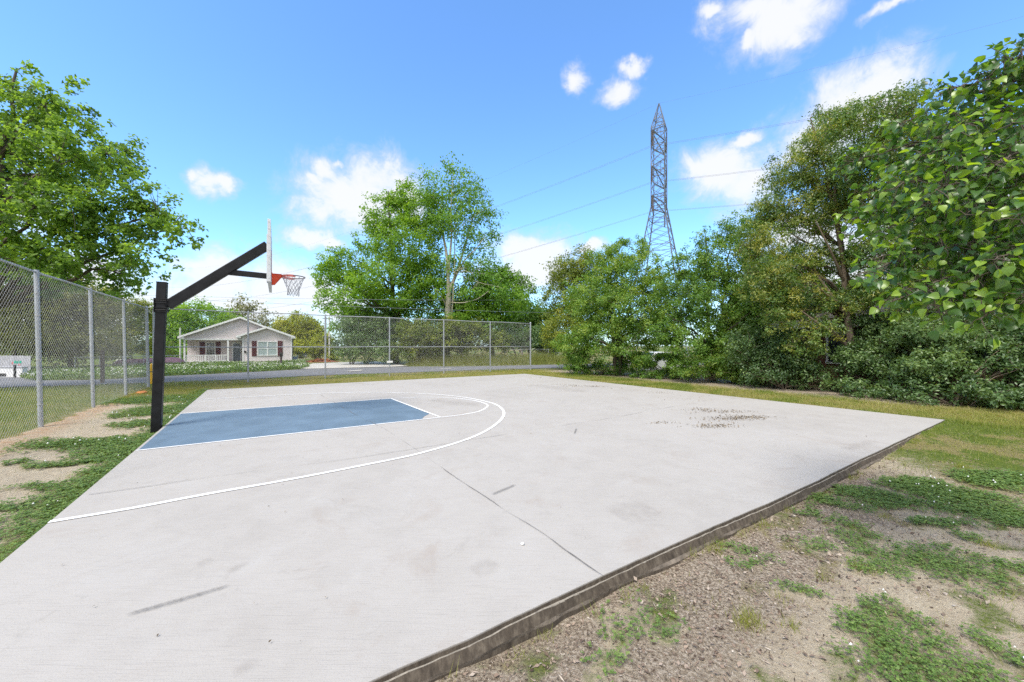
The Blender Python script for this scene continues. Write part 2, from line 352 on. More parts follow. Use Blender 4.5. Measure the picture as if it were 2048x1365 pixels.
# ------------------------------------------------------------------ ground sheet
def axis(lo, hi, step, far):
    core = list(np.arange(lo, hi + 1e-6, step)); s = step; p = hi; up = []
    while p < far: s *= 1.22; p += s; up.append(p)
    s = step; p = lo; dn = []
    while p > -far: s *= 1.22; p -= s; dn.append(p)
    return np.array(dn[::-1] + core + up)
def build_ground():
    xs = axis(-17.0, 13.0, 0.09, 2500); ys = axis(0.2, 27.0, 0.09, 2500)
    X, Y = np.meshgrid(xs, ys, indexing='ij')
    Z = zf(X, Y)
    g, d, l, c = zones(X.ravel(), Y.ravel())
    n, m = len(xs), len(ys)
    V = np.stack([X.ravel(), Y.ravel(), Z.ravel()], 1)
    idx = np.arange(n * m).reshape(n, m)
    Fq = np.stack([idx[:-1, :-1].ravel(), idx[1:, :-1].ravel(), idx[1:, 1:].ravel(), idx[:-1, 1:].ravel()], 1)
    mt, nt, out = new_mat('ground_soil_and_turf')
    p = N(nt, 'ShaderNodeBsdfPrincipled'); nt.links.new(p.outputs[0], out.inputs[0]); setin(p, Roughness=0.95); p.inputs['Specular IOR Level'].default_value = 0.1
    v = objco(nt)
    at = lambda k: N(nt, 'ShaderNodeAttribute', attribute_name=k).outputs['Fac']
    fine = noise(nt, 55, 5, 0.7, v).outputs[0]; mid = noise(nt, 9, 5, 0.65, v).outputs[0]; big = noise(nt, 0.8, 4, 0.6, v).outputs[0]
    grit = noise(nt, 230, 3, 0.7, v).outputs[0]
    soil = ramp(nt, [(0.30, (0.19, 0.148, 0.10)), (0.44, (0.44, 0.365, 0.265)), (0.54, (0.53, 0.455, 0.34)), (0.68, (0.64, 0.57, 0.45))])
    sm = mathn(nt, 'ADD', mathn(nt, 'MULTIPLY', fine, 0.45), mathn(nt, 'ADD', mathn(nt, 'MULTIPLY', mid, 0.3), mathn(nt, 'MULTIPLY', grit, 0.25)))
    nt.links.new(sm, soil.inputs[0])
    clayc = mixc(nt, soil.outputs[0], (0.40, 0.20, 0.095), mathn(nt, 'MULTIPLY', at('clay'), maprange(nt, mid, 0.38, 0.66, 0, .75)))
    lit = ramp(nt, [(0.34, (0.12, 0.092, 0.067)), (0.5, (0.33, 0.27, 0.205)), (0.62, (0.52, 0.45, 0.365))])
    nt.links.new(fine, lit.inputs[0])
    grass = ramp(nt, [(0.3, (0.04, 0.07, 0.014)), (0.5, (0.10, 0.145, 0.026)), (0.7, (0.20, 0.23, 0.055))])
    nt.links.new(mathn(nt, 'ADD', mathn(nt, 'MULTIPLY', fine, 0.6), mathn(nt, 'MULTIPLY', mid, 0.4)), grass.inputs[0])
    dry = ramp(nt, [(0.3, (0.13, 0.105, 0.042)), (0.7, (0.33, 0.29, 0.14))]); nt.links.new(fine, dry.inputs[0])
    def edge(a, w=0.9):
        return maprange(nt, mathn(nt, 'ADD', a, mathn(nt, 'MULTIPLY', mathn(nt, 'SUBTRACT', mathn(nt, 'ADD', mathn(nt, 'MULTIPLY', fine, 0.5), mathn(nt, 'MULTIPLY', mid, 0.5)), 0.5), w * 1.6)), 0.35, 0.65)
    gd = mixc(nt, grass.outputs[0], dry.outputs[0], edge(at('dry'), 2.2))
    col = mixc(nt, clayc, lit.outputs[0], edge(at('litter')))
    col = mixc(nt, col, gd, edge(at('green')))
    nt.links.new(col, p.inputs['Base Color'])
    b = N(nt, 'ShaderNodeBump'); b.inputs['Strength'].default_value = 1.0; b.inputs['Distance'].default_value = 0.04
    nt.links.new(sm, b.inputs['Height']); nt.links.new(b.outputs[0], p.inputs['Normal'])
    o = mesh_np('ground', V, Fq, mt, smooth_=True)
    u, w = uw(X.ravel(), Y.ravel())
    clay = smooth(-1.35, -1.8, u) * smooth(-2.3, -2.0, u) * smooth(0.5, 3.0, w)
    for k, arr in (('green', g), ('dry', d), ('litter', l), ('clay', clay)):
        a = o.data.attributes.new(k, 'FLOAT', 'POINT'); a.data.foreach_set('value', arr.astype(np.float32))
    struct(o)
build_ground()

# ------------------------------------------------------------------ concrete court
def concrete_mat():
    m, nt, out = new_mat('court_concrete')
    p = N(nt, 'ShaderNodeBsdfPrincipled'); nt.links.new(p.outputs[0], out.inputs[0])
    setin(p, Roughness=0.85); p.inputs['Specular IOR Level'].default_value = 0.25
    v = objco(nt)
    big = noise(nt, 0.45, 5, 0.6, v, 0.6).outputs[0]; mid = noise(nt, 2.6, 6, 0.65, v, 0.4).outputs[0]; fine = noise(nt, 130, 3, 0.7, v).outputs[0]
    r = ramp(nt, [(0.26, (0.345, 0.324, 0.301)), (0.5, (0.402, 0.381, 0.358)), (0.74, (0.43, 0.409, 0.387))])
    nt.links.new(mathn(nt, 'ADD', mathn(nt, 'MULTIPLY', big, 0.55), mathn(nt, 'MULTIPLY', mid, 0.45)), r.inputs[0])
    # broom finish: fine scratches across the pour
    mp = N(nt, 'ShaderNodeMapping'); nt.links.new(v, mp.inputs[0]); mp.inputs['Rotation'].default_value = (0, 0, -0.58); mp.inputs['Scale'].default_value = (4, 160, 1)
    br = noise(nt, 1.0, 3, 0.6, mp.outputs[0]).outputs[0]
    c = mixc(nt, r.outputs[0], (0.26, 0.248, 0.237), maprange(nt, br, 0.52, 0.8, 0, 0.6))
    c = mixc(nt, c, (0.17, 0.16, 0.15), maprange(nt, fine, 0.55, 0.75, 0, 0.6))
    st = noise(nt, 1.1, 5, 0.7, v, 1.2).outputs[0]
    c = mixc(nt, c, (0.30, 0.245, 0.205), maprange(nt, st, 0.56, 0.75, 0, 0.4))
    bl_ = noise(nt, 0.75, 6, 0.72, v, 2.0).outputs[0]
    c = mixc(nt, c, (0.44, 0.43, 0.42), maprange(nt, bl_, 0.54, 0.74, 0, 0.4))
    gr = noise(nt, 3.2, 7, 0.75, v, 1.5).outputs[0]
    c = mixc(nt, c, (0.24, 0.225, 0.205), maprange(nt, gr, 0.58, 0.78, 0, 0.5))
    hc = N(nt, 'ShaderNodeTexVoronoi', feature='DISTANCE_TO_EDGE'); wv = mixc(nt, v, noise(nt, 1.3, 4, 0.6, v).outputs['Color'], 0.35); nt.links.new(wv, hc.inputs[0]); hc.inputs['Scale'].default_value = 0.55
    hl = maprange(nt, hc.outputs['Distance'], 0.0035, 0.001, 0, 0.10)
    c = mixc(nt, c, (0.20, 0.185, 0.17), mathn(nt, 'MULTIPLY', hl, maprange(nt, bl_, 0.46, 0.56)))
    vo = N(nt, 'ShaderNodeTexVoronoi'); nt.links.new(v, vo.inputs[0]); vo.inputs['Scale'].default_value = 4.5
    sp = maprange(nt, vo.outputs['Distance'], 0.035, 0.02, 0, 0.75)
    c = mixc(nt, c, (0.16, 0.14, 0.12), mathn(nt, 'MULTIPLY', sp, maprange(nt, mid, 0.48, 0.56)))
    # the wall of the slab is dirtier: soil splashed up the formed face
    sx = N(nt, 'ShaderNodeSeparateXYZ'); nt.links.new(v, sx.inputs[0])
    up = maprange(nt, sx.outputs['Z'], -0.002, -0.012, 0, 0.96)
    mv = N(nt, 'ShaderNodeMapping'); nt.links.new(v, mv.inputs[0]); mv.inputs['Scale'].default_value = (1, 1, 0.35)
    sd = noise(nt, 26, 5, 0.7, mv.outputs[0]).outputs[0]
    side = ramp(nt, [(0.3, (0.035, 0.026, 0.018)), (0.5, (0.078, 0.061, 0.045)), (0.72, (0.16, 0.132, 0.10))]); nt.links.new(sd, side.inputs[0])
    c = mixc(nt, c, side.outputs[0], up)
    nt.links.new(c, p.inputs['Base Color'])
    b = N(nt, 'ShaderNodeBump'); b.inputs['Strength'].default_value = 0.35; b.inputs['Distance'].default_value = 0.004
    nt.links.new(mathn(nt, 'ADD', br, fine), b.inputs['Height']); nt.links.new(b.outputs[0], p.inputs['Normal'])
    return m
M['concrete'] = concrete_mat()
near_px = [(735, 1365), (800, 1335), (937, 1277), (1005, 1243), (1207, 1151), (1313, 1104), (1500, 1021), (1535, 1007), (1638, 960), (1727, 915), (1761, 900), (1890, 840)]
near = [G(*p) for p in near_px]
e0 = near[0]; bl = G(0, 1128)
# corner near the camera: the near edge carried on to the baseline
A_ = np.array([[D2[0], D1[0]], [D2[1], D1[1]]])
corner = None
sol = np.linalg.solve(A_, (bl[:2] - e0[:2])); corner = np.array([bl[0] - sol[0] * D2[0], bl[1] - sol[0] * D2[1], 0])
near_line = [corner] + [corner * 0.5 + near[0] * 0.5] + near
# resample the near edge at 4 cm with a hand-trowelled wobble
def resample(P, step):
    P = [np.asarray(p, float) for p in P]; out = []
    for a, b in zip(P[:-1], P[1:]):
        n = max(1, int(np.linalg.norm(b - a) / step))
        out += [a + (b - a) * i / n for i in range(n)]
    return out + [P[-1]]
NL = resample(near_line, 0.04)
s_ = np.cumsum([0] + [np.linalg.norm(b - a) for a, b in zip(NL[:-1], NL[1:])])
wob = 0.016 * (fbm(s_ * 1.1, s_ * 0 + 3, 5) - 0.5) - 0.012 * np.clip(fbm(s_ * 6, s_ * 0 + 91, 3) - 0.66, 0, 1) * 2
nrm = np.array([WN[0], WN[1], 0])
NL = [p + nrm * w_ for p, w_ in zip(NL, wob)]
far_l = G(415, 780); far_r = G(1050, 748)
gb = GB()
top = [far_l] + resample([far_l, corner], 0.5)[1:-1] + NL + resample([NL[-1], far_r], 0.5)[1:-1] + [far_r]
gb.poly([p * np.array([1, 1, 0]) for p in top])
# other three sides
oth = resample([NL[-1], far_r], 0.5) + resample([far_r, far_l], 0.5)[1:] + resample([far_l, corner], 0.5)[1:]
gb.strip([p for p in oth], [p + np.array([0, 0, -0.3]) for p in oth])
# near face: chipped lip, ledge where the second pour stops, then the formed wall and a rough foot
led = 0.006 + 0.016 * (fbm(s_ * 5.0, s_ * 0 + 8, 4) - 0.35)
ldz = -0.033 - 0.016 * (fbm(s_ * 3.1, s_ * 0 + 21, 4) - 0.3) - 0.005 * (vnoise(s_ * 19, s_ * 0 + 2) - .5)
foot = np.maximum(0, 0.10 * (fbm(s_ * 2.6, s_ * 0 + 55, 4) - 0.42))
r0 = [p.copy() for p in NL]
r1 = [p + nrm * 0.003 + UP * (z_ + 0.004) for p, z_ in zip(NL, ldz)]
r2 = [p + nrm * max(0.004, l_) + UP * z_ for p, l_, z_ in zip(NL, led, ldz)]
r3 = [p + nrm * (0.026 + 0.008 * a) + UP * -0.09 for p, a in zip(NL, fbm(s_ * 4, s_ * 0 + 77, 3))]
r4 = [p + nrm * (0.028 + f_) + UP * -0.108 for p, f_ in zip(NL, foot)]
r5 = [p + nrm * (0.034 + f_ * 1.3) + UP * -0.32 for p, f_ in zip(NL, foot)]
for a, b in ((r0, r1), (r2, r3), (r4, r5)): gb.strip(a, b)
court = struct(gb.build('court', M['concrete']))
M['mortar'] = basic('pale_mortar', (0.26, 0.235, 0.20), 0.95, 0, 0.35, 30, 0.5, 80)
gb = GB(); gb.strip(r1, r2); gb.strip(r2, [p - UP * (0.003 + 0.006 * a) + nrm * 0.0015 for p, a in zip(r2, vnoise(s_ * 23, s_ * 0 + 5))]); sub_child(gb.build('ledge', M['mortar']), court)
gb = GB(); gb.strip(r3, r4); sub_child(gb.build('footing', basic('footing_concrete', (0.15, 0.125, 0.10), 0.95, 0, 0.5, 14, 0.6, 60)), court)

def paint_mat(name, col, wear=(0.5, 0.8), under=(0.5, 0.48, 0.47)):
    m, nt, out = new_mat(name)
    p = N(nt, 'ShaderNodeBsdfPrincipled'); nt.links.new(p.outputs[0], out.inputs[0]); setin(p, Roughness=0.75)
    v = objco(nt); n = noise(nt, 1.6, 6, 0.7, v, 0.5).outputs[0]; f = noise(nt, 70, 4, 0.75, v).outputs[0]
    lo = [x * 0.82 for x in col]; hi = [min(1, x * 1.15 + 0.012) for x in col]
    r = ramp(nt, [(0.3, lo), (0.7, hi)]); nt.links.new(n, r.inputs[0])
    c = mixc(nt, r.outputs[0], under, maprange(nt, f, wear[0], wear[1], 0, 0.6))
    nt.links.new(c, p.inputs['Base Color']); return m
M['paintblue'] = paint_mat('blue_court_paint', (0.11, 0.17, 0.235), (0.62, 0.9), (0.27, 0.27, 0.275))
M['paintwhite'] = paint_mat('white_court_paint', (0.80, 0.80, 0.80), (0.6, 0.85))
def flat(name, quads, mat, z):
    g = GB()
    for q in quads: g.poly([np.array([p[0], p[1], z]) for p in q])
    return sub_child(g.build(name, mat), court)
kA, kB, kC, kD = G(272, 902), G(881, 835.5), G(781.5, 797.7), G(360, 828)
inb = (kB - kC); inb /= np.linalg.norm(inb)
# the painted key; a worn corner of bare concrete is left at the foul line
flat('painted_key', [[kA + D1_3 * 0.02, kB - D1_3 * 0.42, kB - D1_3 * 0.26 - inb * 0.30, kB - D1_3 * 0.03 - inb * 0.55, kC - D1_3 * 0.02, kD + D1_3 * 0.02]], M['paintblue'], 0.003)
def ribbon(pts, wd):
    pts = [np.array([p[0], p[1], 0.0]) for p in pts]; L = []; R = []
    for i, p in enumerate(pts):
        d = pts[min(i + 1, len(pts) - 1)] - pts[max(i - 1, 0)]; d /= np.linalg.norm(d); n = np.array([-d[1], d[0], 0])
        L.append(p + n * wd / 2); R.append(p - n * wd / 2)
    return L, R
def line(name, pts, wd, z, mat):
    g = GB(); L, R = ribbon(pts, wd); g.strip([p + UP * z for p in L], [p + UP * z for p in R]); return sub_child(g.build(name, mat), court)
line('lane_line', resample([kA, kB], 0.5), 0.05, 0.006, M['paintwhite'])
line('lane_line', resample([kD, kC], 0.5), 0.05, 0.006, M['paintwhite'])
line('foul_line', resample([kC + inb * 0.03, kB - inb * 0.03], 0.5), 0.05, 0.0085, M['paintwhite'])
def arc_world(px): return catmull([G(*p) for p in px], 8)
line('three_point_line', arc_world([(98, 1045), (260, 1018.4), (416, 989), (580, 960), (729, 931), (842, 907), (943.6, 875.8), (990.5, 850.4), (1008, 829), (998, 813.3), (971, 803.5), (916, 793.8), (846, 788), (748, 785.5), (650.6, 787), (533.4, 792.6), (405, 799.5)]), 0.062, 0.0065, M['paintwhite'])
line('foul_circle_line', arc_world([(881, 835.5), (924, 830), (959, 823), (975, 813), (969, 807.4), (947.5, 801.6), (904.5, 796.5), (846, 795), (781.5, 797.7)]), 0.05, 0.0045, M['paintwhite'])
# control joints, slightly wandering saw cuts filled with dirt
def joint(px, wd, amp, seed):
    P = resample([G(*p) for p in px], 0.05); s = np.arange(len(P)) * 0.05; d = P[-1] - P[0]; d /= np.linalg.norm(d); n = np.array([-d[1], d[0], 0])
    off = amp * (fbm(s * 2.2 + seed, s * 0 + seed, 5) - 0.5)
    w = wd * np.clip(3.2 * (fbm(s * 2.3 + seed, s * 0 + 9, 5) - 0.36), 0.10, 1.25)
    P = [p + n * o for p, o in zip(P, off)]
    g = GB(); g.strip([p + n * a / 2 + UP * 0.0105 for p, a in zip(P, w)], [p - n * a / 2 + UP * 0.0105 for p, a in zip(P, w)])
    return sub_child(g.build('control_joint', M['jointdirt']), court)
M['jointdirt'] = basic('joint_dirt', (0.17, 0.155, 0.14), 0.95, 0, 0.5, 7)
joint([(176, 991), (440, 953), (735, 914), (1020, 868), (1215, 838), (1380, 808), (1480, 790)], 0.0065, 0.05, 2)
joint([(640, 790), (730, 840), (765, 857), (842, 907), (985, 1005), (1130, 1100), (1209, 1152)], 0.007, 0.06, 12)
def stain_mat(name, col, amt, scale):
    m, nt, out = new_mat(name)
    p = N(nt, 'ShaderNodeBsdfPrincipled'); setin(p, Roughness=0.9, Base_Color=c4(col)); t = N(nt, 'ShaderNodeBsdfTransparent')
    v = objco(nt); n = noise(nt, scale, 6, 0.75, v).outputs[0]
    at = N(nt, 'ShaderNodeAttribute', attribute_name='soft').outputs['Fac']
    f = mathn(nt, 'MULTIPLY', at, maprange(nt, n, 0.35, 0.65, amt * 0.15, amt))
    mx = N(nt, 'ShaderNodeMixShader'); nt.links.new(f, mx.inputs[0]); nt.links.new(t.outputs[0], mx.inputs[1]); nt.links.new(p.outputs[0], mx.inputs[2])
    nt.links.new(mx.outputs[0], out.inputs[0]); return m
M['skid'] = stain_mat('rubber_skid', (0.06, 0.055, 0.052), 0.7, 60)
M['stain'] = stain_mat('brown_stain', (0.24, 0.20, 0.17), 0.17, 9)
def streak(name, px, wd, mat, z=0.0125):
    P = resample([G(*p) for p in px], 0.02); n = len(P)
    d = P[-1] - P[0]; d /= np.linalg.norm(d); q = np.array([-d[1], d[0], 0])
    vs = []; so = []; R = 5
    for i, p in enumerate(P):
        t = i / (n - 1); w = wd * (0.35 + 0.65 * math.sin(math.pi * min(1, 0.12 + t * 0.8)) ** 0.6)
        for k in range(R):
            a = k / (R - 1) * 2 - 1; vs.append(p + q * a * w / 2 + UP * z)
            so.append(max(0, 1 - abs(a) ** 1.5) * min(1, t * 14) * min(1, (1 - t) * 10))
    idx = np.arange(n * R).reshape(n, R)
    f = np.stack([idx[:-1, :-1].ravel(), idx[1:, :-1].ravel(), idx[1:, 1:].ravel(), idx[:-1, 1:].ravel()], 1)
    o = mesh_np(name, vs, f, mat); a = o.data.attributes.new('soft', 'FLOAT', 'POINT'); a.data.foreach_set('value', np.array(so, dtype=np.float32))
    return sub_child(o, court)
streak('skid_mark', [(250, 1234), (350, 1206), (462, 1173)], 0.05, M['skid'])
streak('skid_mark', [(984, 991), (1008, 981), (1032, 971)], 0.055, M['skid'])
streak('skid_mark', [(1149, 869), (1153, 858)], 0.05, M['skid'])
streak('skid_mark', [(825, 797), (870, 803), (920, 806)], 0.04, M['stain'])
streak('shoe_print', [(452, 1150), (475, 1136), (498, 1125)], 0.10, M['stain'])
for (a, b, w_) in (((390, 1135), (425, 1118), 0.12), ((460, 1350), (520, 1325), 0.12), ((945, 1150), (990, 1125), 0.22), ((1230, 1035), (1310, 1015), 0.5), ((1060, 770), (1180, 785), 1.2), ((860, 800), (960, 812), 0.9), ((700, 752 + 15), (760, 770), 0.3), ((1690, 900), (1750, 882), 0.25)):
    streak('stain', [a, b], w_, M['stain'], 0.0135)

# ------------------------------------------------------------------ road, driveway
near_r = [(-420, 830), (-200, 797), (0, 777), (100, 773.5), (200, 770.5), (340, 766), (485, 760.5), (640, 752), (772, 747.5), (878, 744), (970, 741), (1055, 738.5), (1130, 736.5), (1400, 731), (1800, 726)]
far_r_ = [(-420, 775), (-200, 764), (0, 763), (100, 762.5), (200, 761), (340, 753.5), (485, 746.5), (640, 738.5), (772, 735.3), (878, 733.6), (970, 732.2), (1055, 730.8), (1130, 729.8), (1400, 726), (1800, 721)]
def drape(p, lift): return np.array([p[0], p[1], float(zf(p[0], p[1])) + lift])
def Gd(px, py, lift=0.0):
    z = -0.05
    for _ in range(6):
        p = G(px, py, z); z = float(zf(p[0], p[1]))
    return np.array([p[0], p[1], z + lift])
m, nt, out = new_mat('road_asphalt')
p_ = N(nt, 'ShaderNodeBsdfPrincipled'); nt.links.new(p_.outputs[0], out.inputs[0]); setin(p_, Roughness=0.9)
v_ = objco(nt); r_ = ramp(nt, [(0.3, (0.13, 0.13, 0.138)), (0.7, (0.19, 0.19, 0.20))]); nt.links.new(noise(nt, 0.9, 8, 0.75, v_).outputs[0], r_.inputs[0]); nt.links.new(r_.outputs[0], p_.inputs['Base Color'])
M['asphalt'] = m
gb = GB(); nr = catmull([Gd(*p, 0.035) for p in near_r], 6); fr_ = catmull([Gd(*p, 0.035) for p in far_r_], 6)
mid1 = [(a * 2 + b) / 3 for a, b in zip(nr, fr_)]; mid2 = [(a + 2 * b) / 3 for a, b in zip(nr, fr_)]
for a, b in ((nr, mid1), (mid1, mid2), (mid2, fr_)): gb.strip(a, b)
gb.strip(nr, [p - UP * 0.12 for p in nr]); gb.strip([p - UP * 0.12 for p in fr_], fr_)
road = struct(gb.build('road', M['asphalt']))
gb = GB(); gb.poly([Gd(*p, 0.05) for p in ((690, 744.3), (722, 741.5), (728, 742.6), (700, 745))]); gb.poly([Gd(*p, 0.05) for p in ((880, 739.3), (902, 738), (904, 738.8), (884, 740))])
sub_child(gb.build('road_patch', M['driveway']), road)
gb = GB(); gb.poly([Gd(*p, 0.06) for p in ((612, 733), (625, 728.5), (690, 726), (752, 724.3), (790, 729.5), (817, 733.8), (772, 735.5), (700, 737.2), (640, 739), (600, 739.5))])
struct(gb.build('driveway', M['driveway']))
gb = GB(); gb.poly([Gd(*p, 0.03) for p in ((-260, 764), (-120, 748), (52, 754), (70, 761), (60, 764), (-40, 764.5))])
struct(gb.build('pavement', M['asphalt']))

# ------------------------------------------------------------------ basketball hoop
def PU(u, w, z=0.0): return np.array([O0[0] + D1[0] * u + WN[0] * w, O0[1] + D1[1] * u + WN[1] * w, z])
ha = math.radians(58.4)
HA = np.array([math.sin(ha), math.cos(ha), 0]); HB = np.array([-math.cos(ha), math.sin(ha), 0])      # out over the court / away along the board
HP = np.array([-6.84, 7.33, 0.0])
hoop = thing('basketball_hoop', 'black square post with arm, backboard and orange rim beside the blue key', 'basketball hoop', (HP[0], HP[1], -0.1))
lean = HA * 0.085
def hp(t, z): return HP + HA * t + lean * (z / 2.8) * (1 if t == 0 else 0) + UP * z
gb = GB(); gb.bar(HP - UP * 0.3 - lean * 0.1, HP + lean + UP * 2.78, 0.15, 0.15, HB); post = gb.build('post', M['black'], hoop, 0.012)
gb = GB(); gb.bar(HP + lean + UP * 2.775, HP + lean * 1.0 + UP * 2.79, 0.158, 0.158, HB); sub_child(gb.build('post_cap', M['black'], None, 0.004), post)
c0 = HP + lean * 0.82 + UP * 2.34
gb = GB()
for dz in (-0.12, -0.045, 0.045, 0.12): gb.box(c0 + UP * dz, HA, HB, UP, 0.185, 0.185, 0.022)
gb.box(c0 - HA * 0.088, HA, HB, UP, 0.012, 0.20, 0.27); gb.box(c0 + HA * 0.088, HA, HB, UP, 0.012, 0.20, 0.27)
col_ = gb.build('clamp', M['black'], hoop, 0.003)
for sz in (-0.09, 0.09):
    for sb in (-1, 1):
        q = c0 + UP * sz + HB * sb * 0.085
        gb = GB(); gb.tube([q - HA * 0.115, q + HA * 0.115], 0.009, 6); sub_child(gb.build('bolt', M['black']), col_)
gb = GB(); gb.bar(c0 + HA * 0.09, HP + HA * 1.80 + UP * 3.74, 0.15, 0.175, HB); gb.build('arm', M['black'], hoop, 0.012)
gb = GB(); gb.bar(HP + HA * 1.06 + UP * 3.09, HP + HA * 1.80 + UP * 3.07, 0.10, 0.11, HB); gb.build('brace', M['black'], hoop, 0.008)
bt = 1.87; zb, zt, hw = 2.83, 4.06, 0.915
bc = HP + HA * bt + UP * ((zb + zt) / 2)
gb = GB(); gb.box(bc - HA * 0.006, HA, HB, UP, 0.012, hw * 2 - 0.02, zt - zb - 0.02); bb = gb.build('backboard', M['boardwhite'], hoop, 0.003)
gb = GB(); fd = 0.055
gb.box(bc - HA * fd / 2 + HB * hw, HA, HB, UP, fd, 0.012, zt - zb); gb.box(bc - HA * fd / 2 - HB * hw, HA, HB, UP, fd, 0.012, zt - zb)
gb.box(bc - HA * fd / 2 + UP * (zt - zb) / 2, HA, HB, UP, fd, hw * 2 - 0.014, 0.012); gb.box(bc - HA * fd / 2 - UP * (zt - zb) / 2, HA, HB, UP, fd, hw * 2 - 0.014, 0.012)
for y_ in (-0.45, 0.45): gb.box(bc - HA * 0.035 + HB * y_, HA, HB, UP, 0.04, 0.05, zt - zb - 0.03)
gb.box(bc - HA * 0.06, HA, HB, UP, 0.05, 0.34, 1.0)
fr = sub_child(gb.build('frame', M['alu'], None, 0.003), bb)
for k in range(9):
    z_ = zb + 0.06 + k * (zt - zb - 0.12) / 8
    q = HP + HA * (bt - 0.03) - HB * hw + UP * z_; gb = GB(); gb.tube([q, q - HB * 0.009], 0.008, 6); sub_child(gb.build('rivet', M['rimdark' if k > 6 else 'galv']), fr)
gb = GB(); rectw, recth = 0.61, 0.46; q0 = HP + HA * (bt + 0.0025)
for (y_, z_, a, b) in ((0, 3.10 + recth, rectw, 0.05), (0, 3.15, rectw, 0.05), (-rectw / 2, 3.10 + recth / 2 + .02, 0.05, recth - 0.1), (rectw / 2, 3.10 + recth / 2 + .02, 0.05, recth - 0.1)):
    gb.box(q0 + HB * y_ + UP * z_, HA, HB, UP, 0.002, a, b)
sub_child(gb.build('target_square', M['orange']), bb)
RC = HP + HA * 2.287 + UP * 3.10; RR = 0.2286
ring = lambda r, z, n, a0=0.0: [RC + UP * z + r * (math.cos(a0 + 2 * math.pi * k / n) * HA + math.sin(a0 + 2 * math.pi * k / n) * HB) for k in range(n + 1)]
gb = GB(); gb.tube(ring(RR, 0, 40), 0.010, 8, False); rim = gb.build('rim', M['rimdark'], hoop, smooth_=True)
gb = GB(); gb.tube([RC + UP * -0.024 + (RR + 0.004) * (math.cos(a) * HA + math.sin(a) * HB) for a in np.linspace(math.radians(82), math.radians(278), 26)], 0.010, 8)
gb.tube([RC + UP * 0.002 + (RR + 0.001) * (math.cos(a) * HA + math.sin(a) * HB) for a in np.linspace(math.radians(92), math.radians(268), 26)], 0.0125, 8)
sub_child(gb.build('rim_brace', M['orange'], None, smooth_=True), rim)
gb = GB(); pl = HP + HA * (bt + 0.012) + UP * 3.02
gb.box(pl, HA, HB, UP, 0.014, 0.20, 0.26)
for y_ in (-0.085, 0.085):
    q = HB * y_
    gb.prism([HP + HA * (bt + 0.019) + UP * 3.12 + q, HP + HA * (bt + 0.185) + UP * 3.105 + q, HP + HA * (bt + 0.185) + UP * 3.07 + q, HP + HA * (bt + 0.06) + UP * 2.90 + q, HP + HA * (bt + 0.019) + UP * 2.90 + q], HB * 0.012)
gb.box(HP + HA * (bt + 0.105) + UP * 3.122, HA, HB, UP, 0.17, 0.19, 0.01)
sub_child(gb.build('rim_bracket', M['orange'], None, 0.003), rim)
# net: twelve loops knotted into narrowing diamonds
gb = GB(); n = 12; lv = [(0.222, -0.012), (0.185, -0.10), (0.155, -0.17), (0.13, -0.24), (0.118, -0.30), (0.112, -0.36), (0.12, -0.42)]
rr_ = random.Random(4)
pts_ = [[RC + UP * (z + rr_.uniform(-.012, .012)) + (r + rr_.uniform(-.008, .008)) * (math.cos(a) * HA + math.sin(a) * HB) for a in [2 * math.pi * (k + 0.5 * (i % 2)) / n for k in range(n)]] for i, (r, z) in enumerate(lv)]
for i in range(len(lv) - 1):
    for k in range(n):
        a = pts_[i][k]; j = k if i % 2 == 0 else k
        b1 = pts_[i + 1][k]; b2 = pts_[i + 1][(k - 1) % n] if i % 2 == 0 else pts_[i + 1][(k + 1) % n]
        for b in (b1, b2): gb.tube([a, (a + b) / 2 - UP * 0.004, b], 0.0042, 5, False)
gb.build('net', M['net'], hoop)

# ------------------------------------------------------------------ chain-link fences
def wire_mesh(name, A, d, L, z0, z1, pitch, r, mat, parent, off=np.zeros(3), zfun=None):
    """two families of diagonal wires clipped to the panel; every wire a thin three-sided bar"""
    nrm = np.cross(d, UP); h = z1 - z0; S = pitch * math.sqrt(2)
    vs = []; fs = []
    for sgn in (1, -1):
        c = np.arange(-h, L + h, S) if sgn == 1 else np.arange(0, L + 2 * h, S)
        for k in c:
            # point along: s = k + sgn * t, height z0 + t, t in [0,h]
            t0, t1 = 0.0, h
            if sgn == 1: t0 = max(t0, -k); t1 = min(t1, L - k)
            else: t0 = max(t0, k - L); t1 = min(t1, k)
            if t1 - t0 < 0.02: continue
            sway = nrm * sgn * r * 0.9
            a = A + d * (k + sgn * t0) + UP * (z0 + t0) + sway + off; b = A + d * (k + sgn * t1) + UP * (z0 + t1) + sway + off
            dr = (b - a) / np.linalg.norm(b - a); q = np.cross(dr, nrm)
            base = len(vs)
            for p in (a, b):
                for an in (0, 2.094, 4.189): vs.append(p + r * (math.cos(an) * nrm + math.sin(an) * q))
            for i in range(3): fs.append((base + i, base + (i + 1) % 3, base + 3 + (i + 1) % 3, base + 3 + i))
    return mesh_np(name, vs, fs, mat, parent)
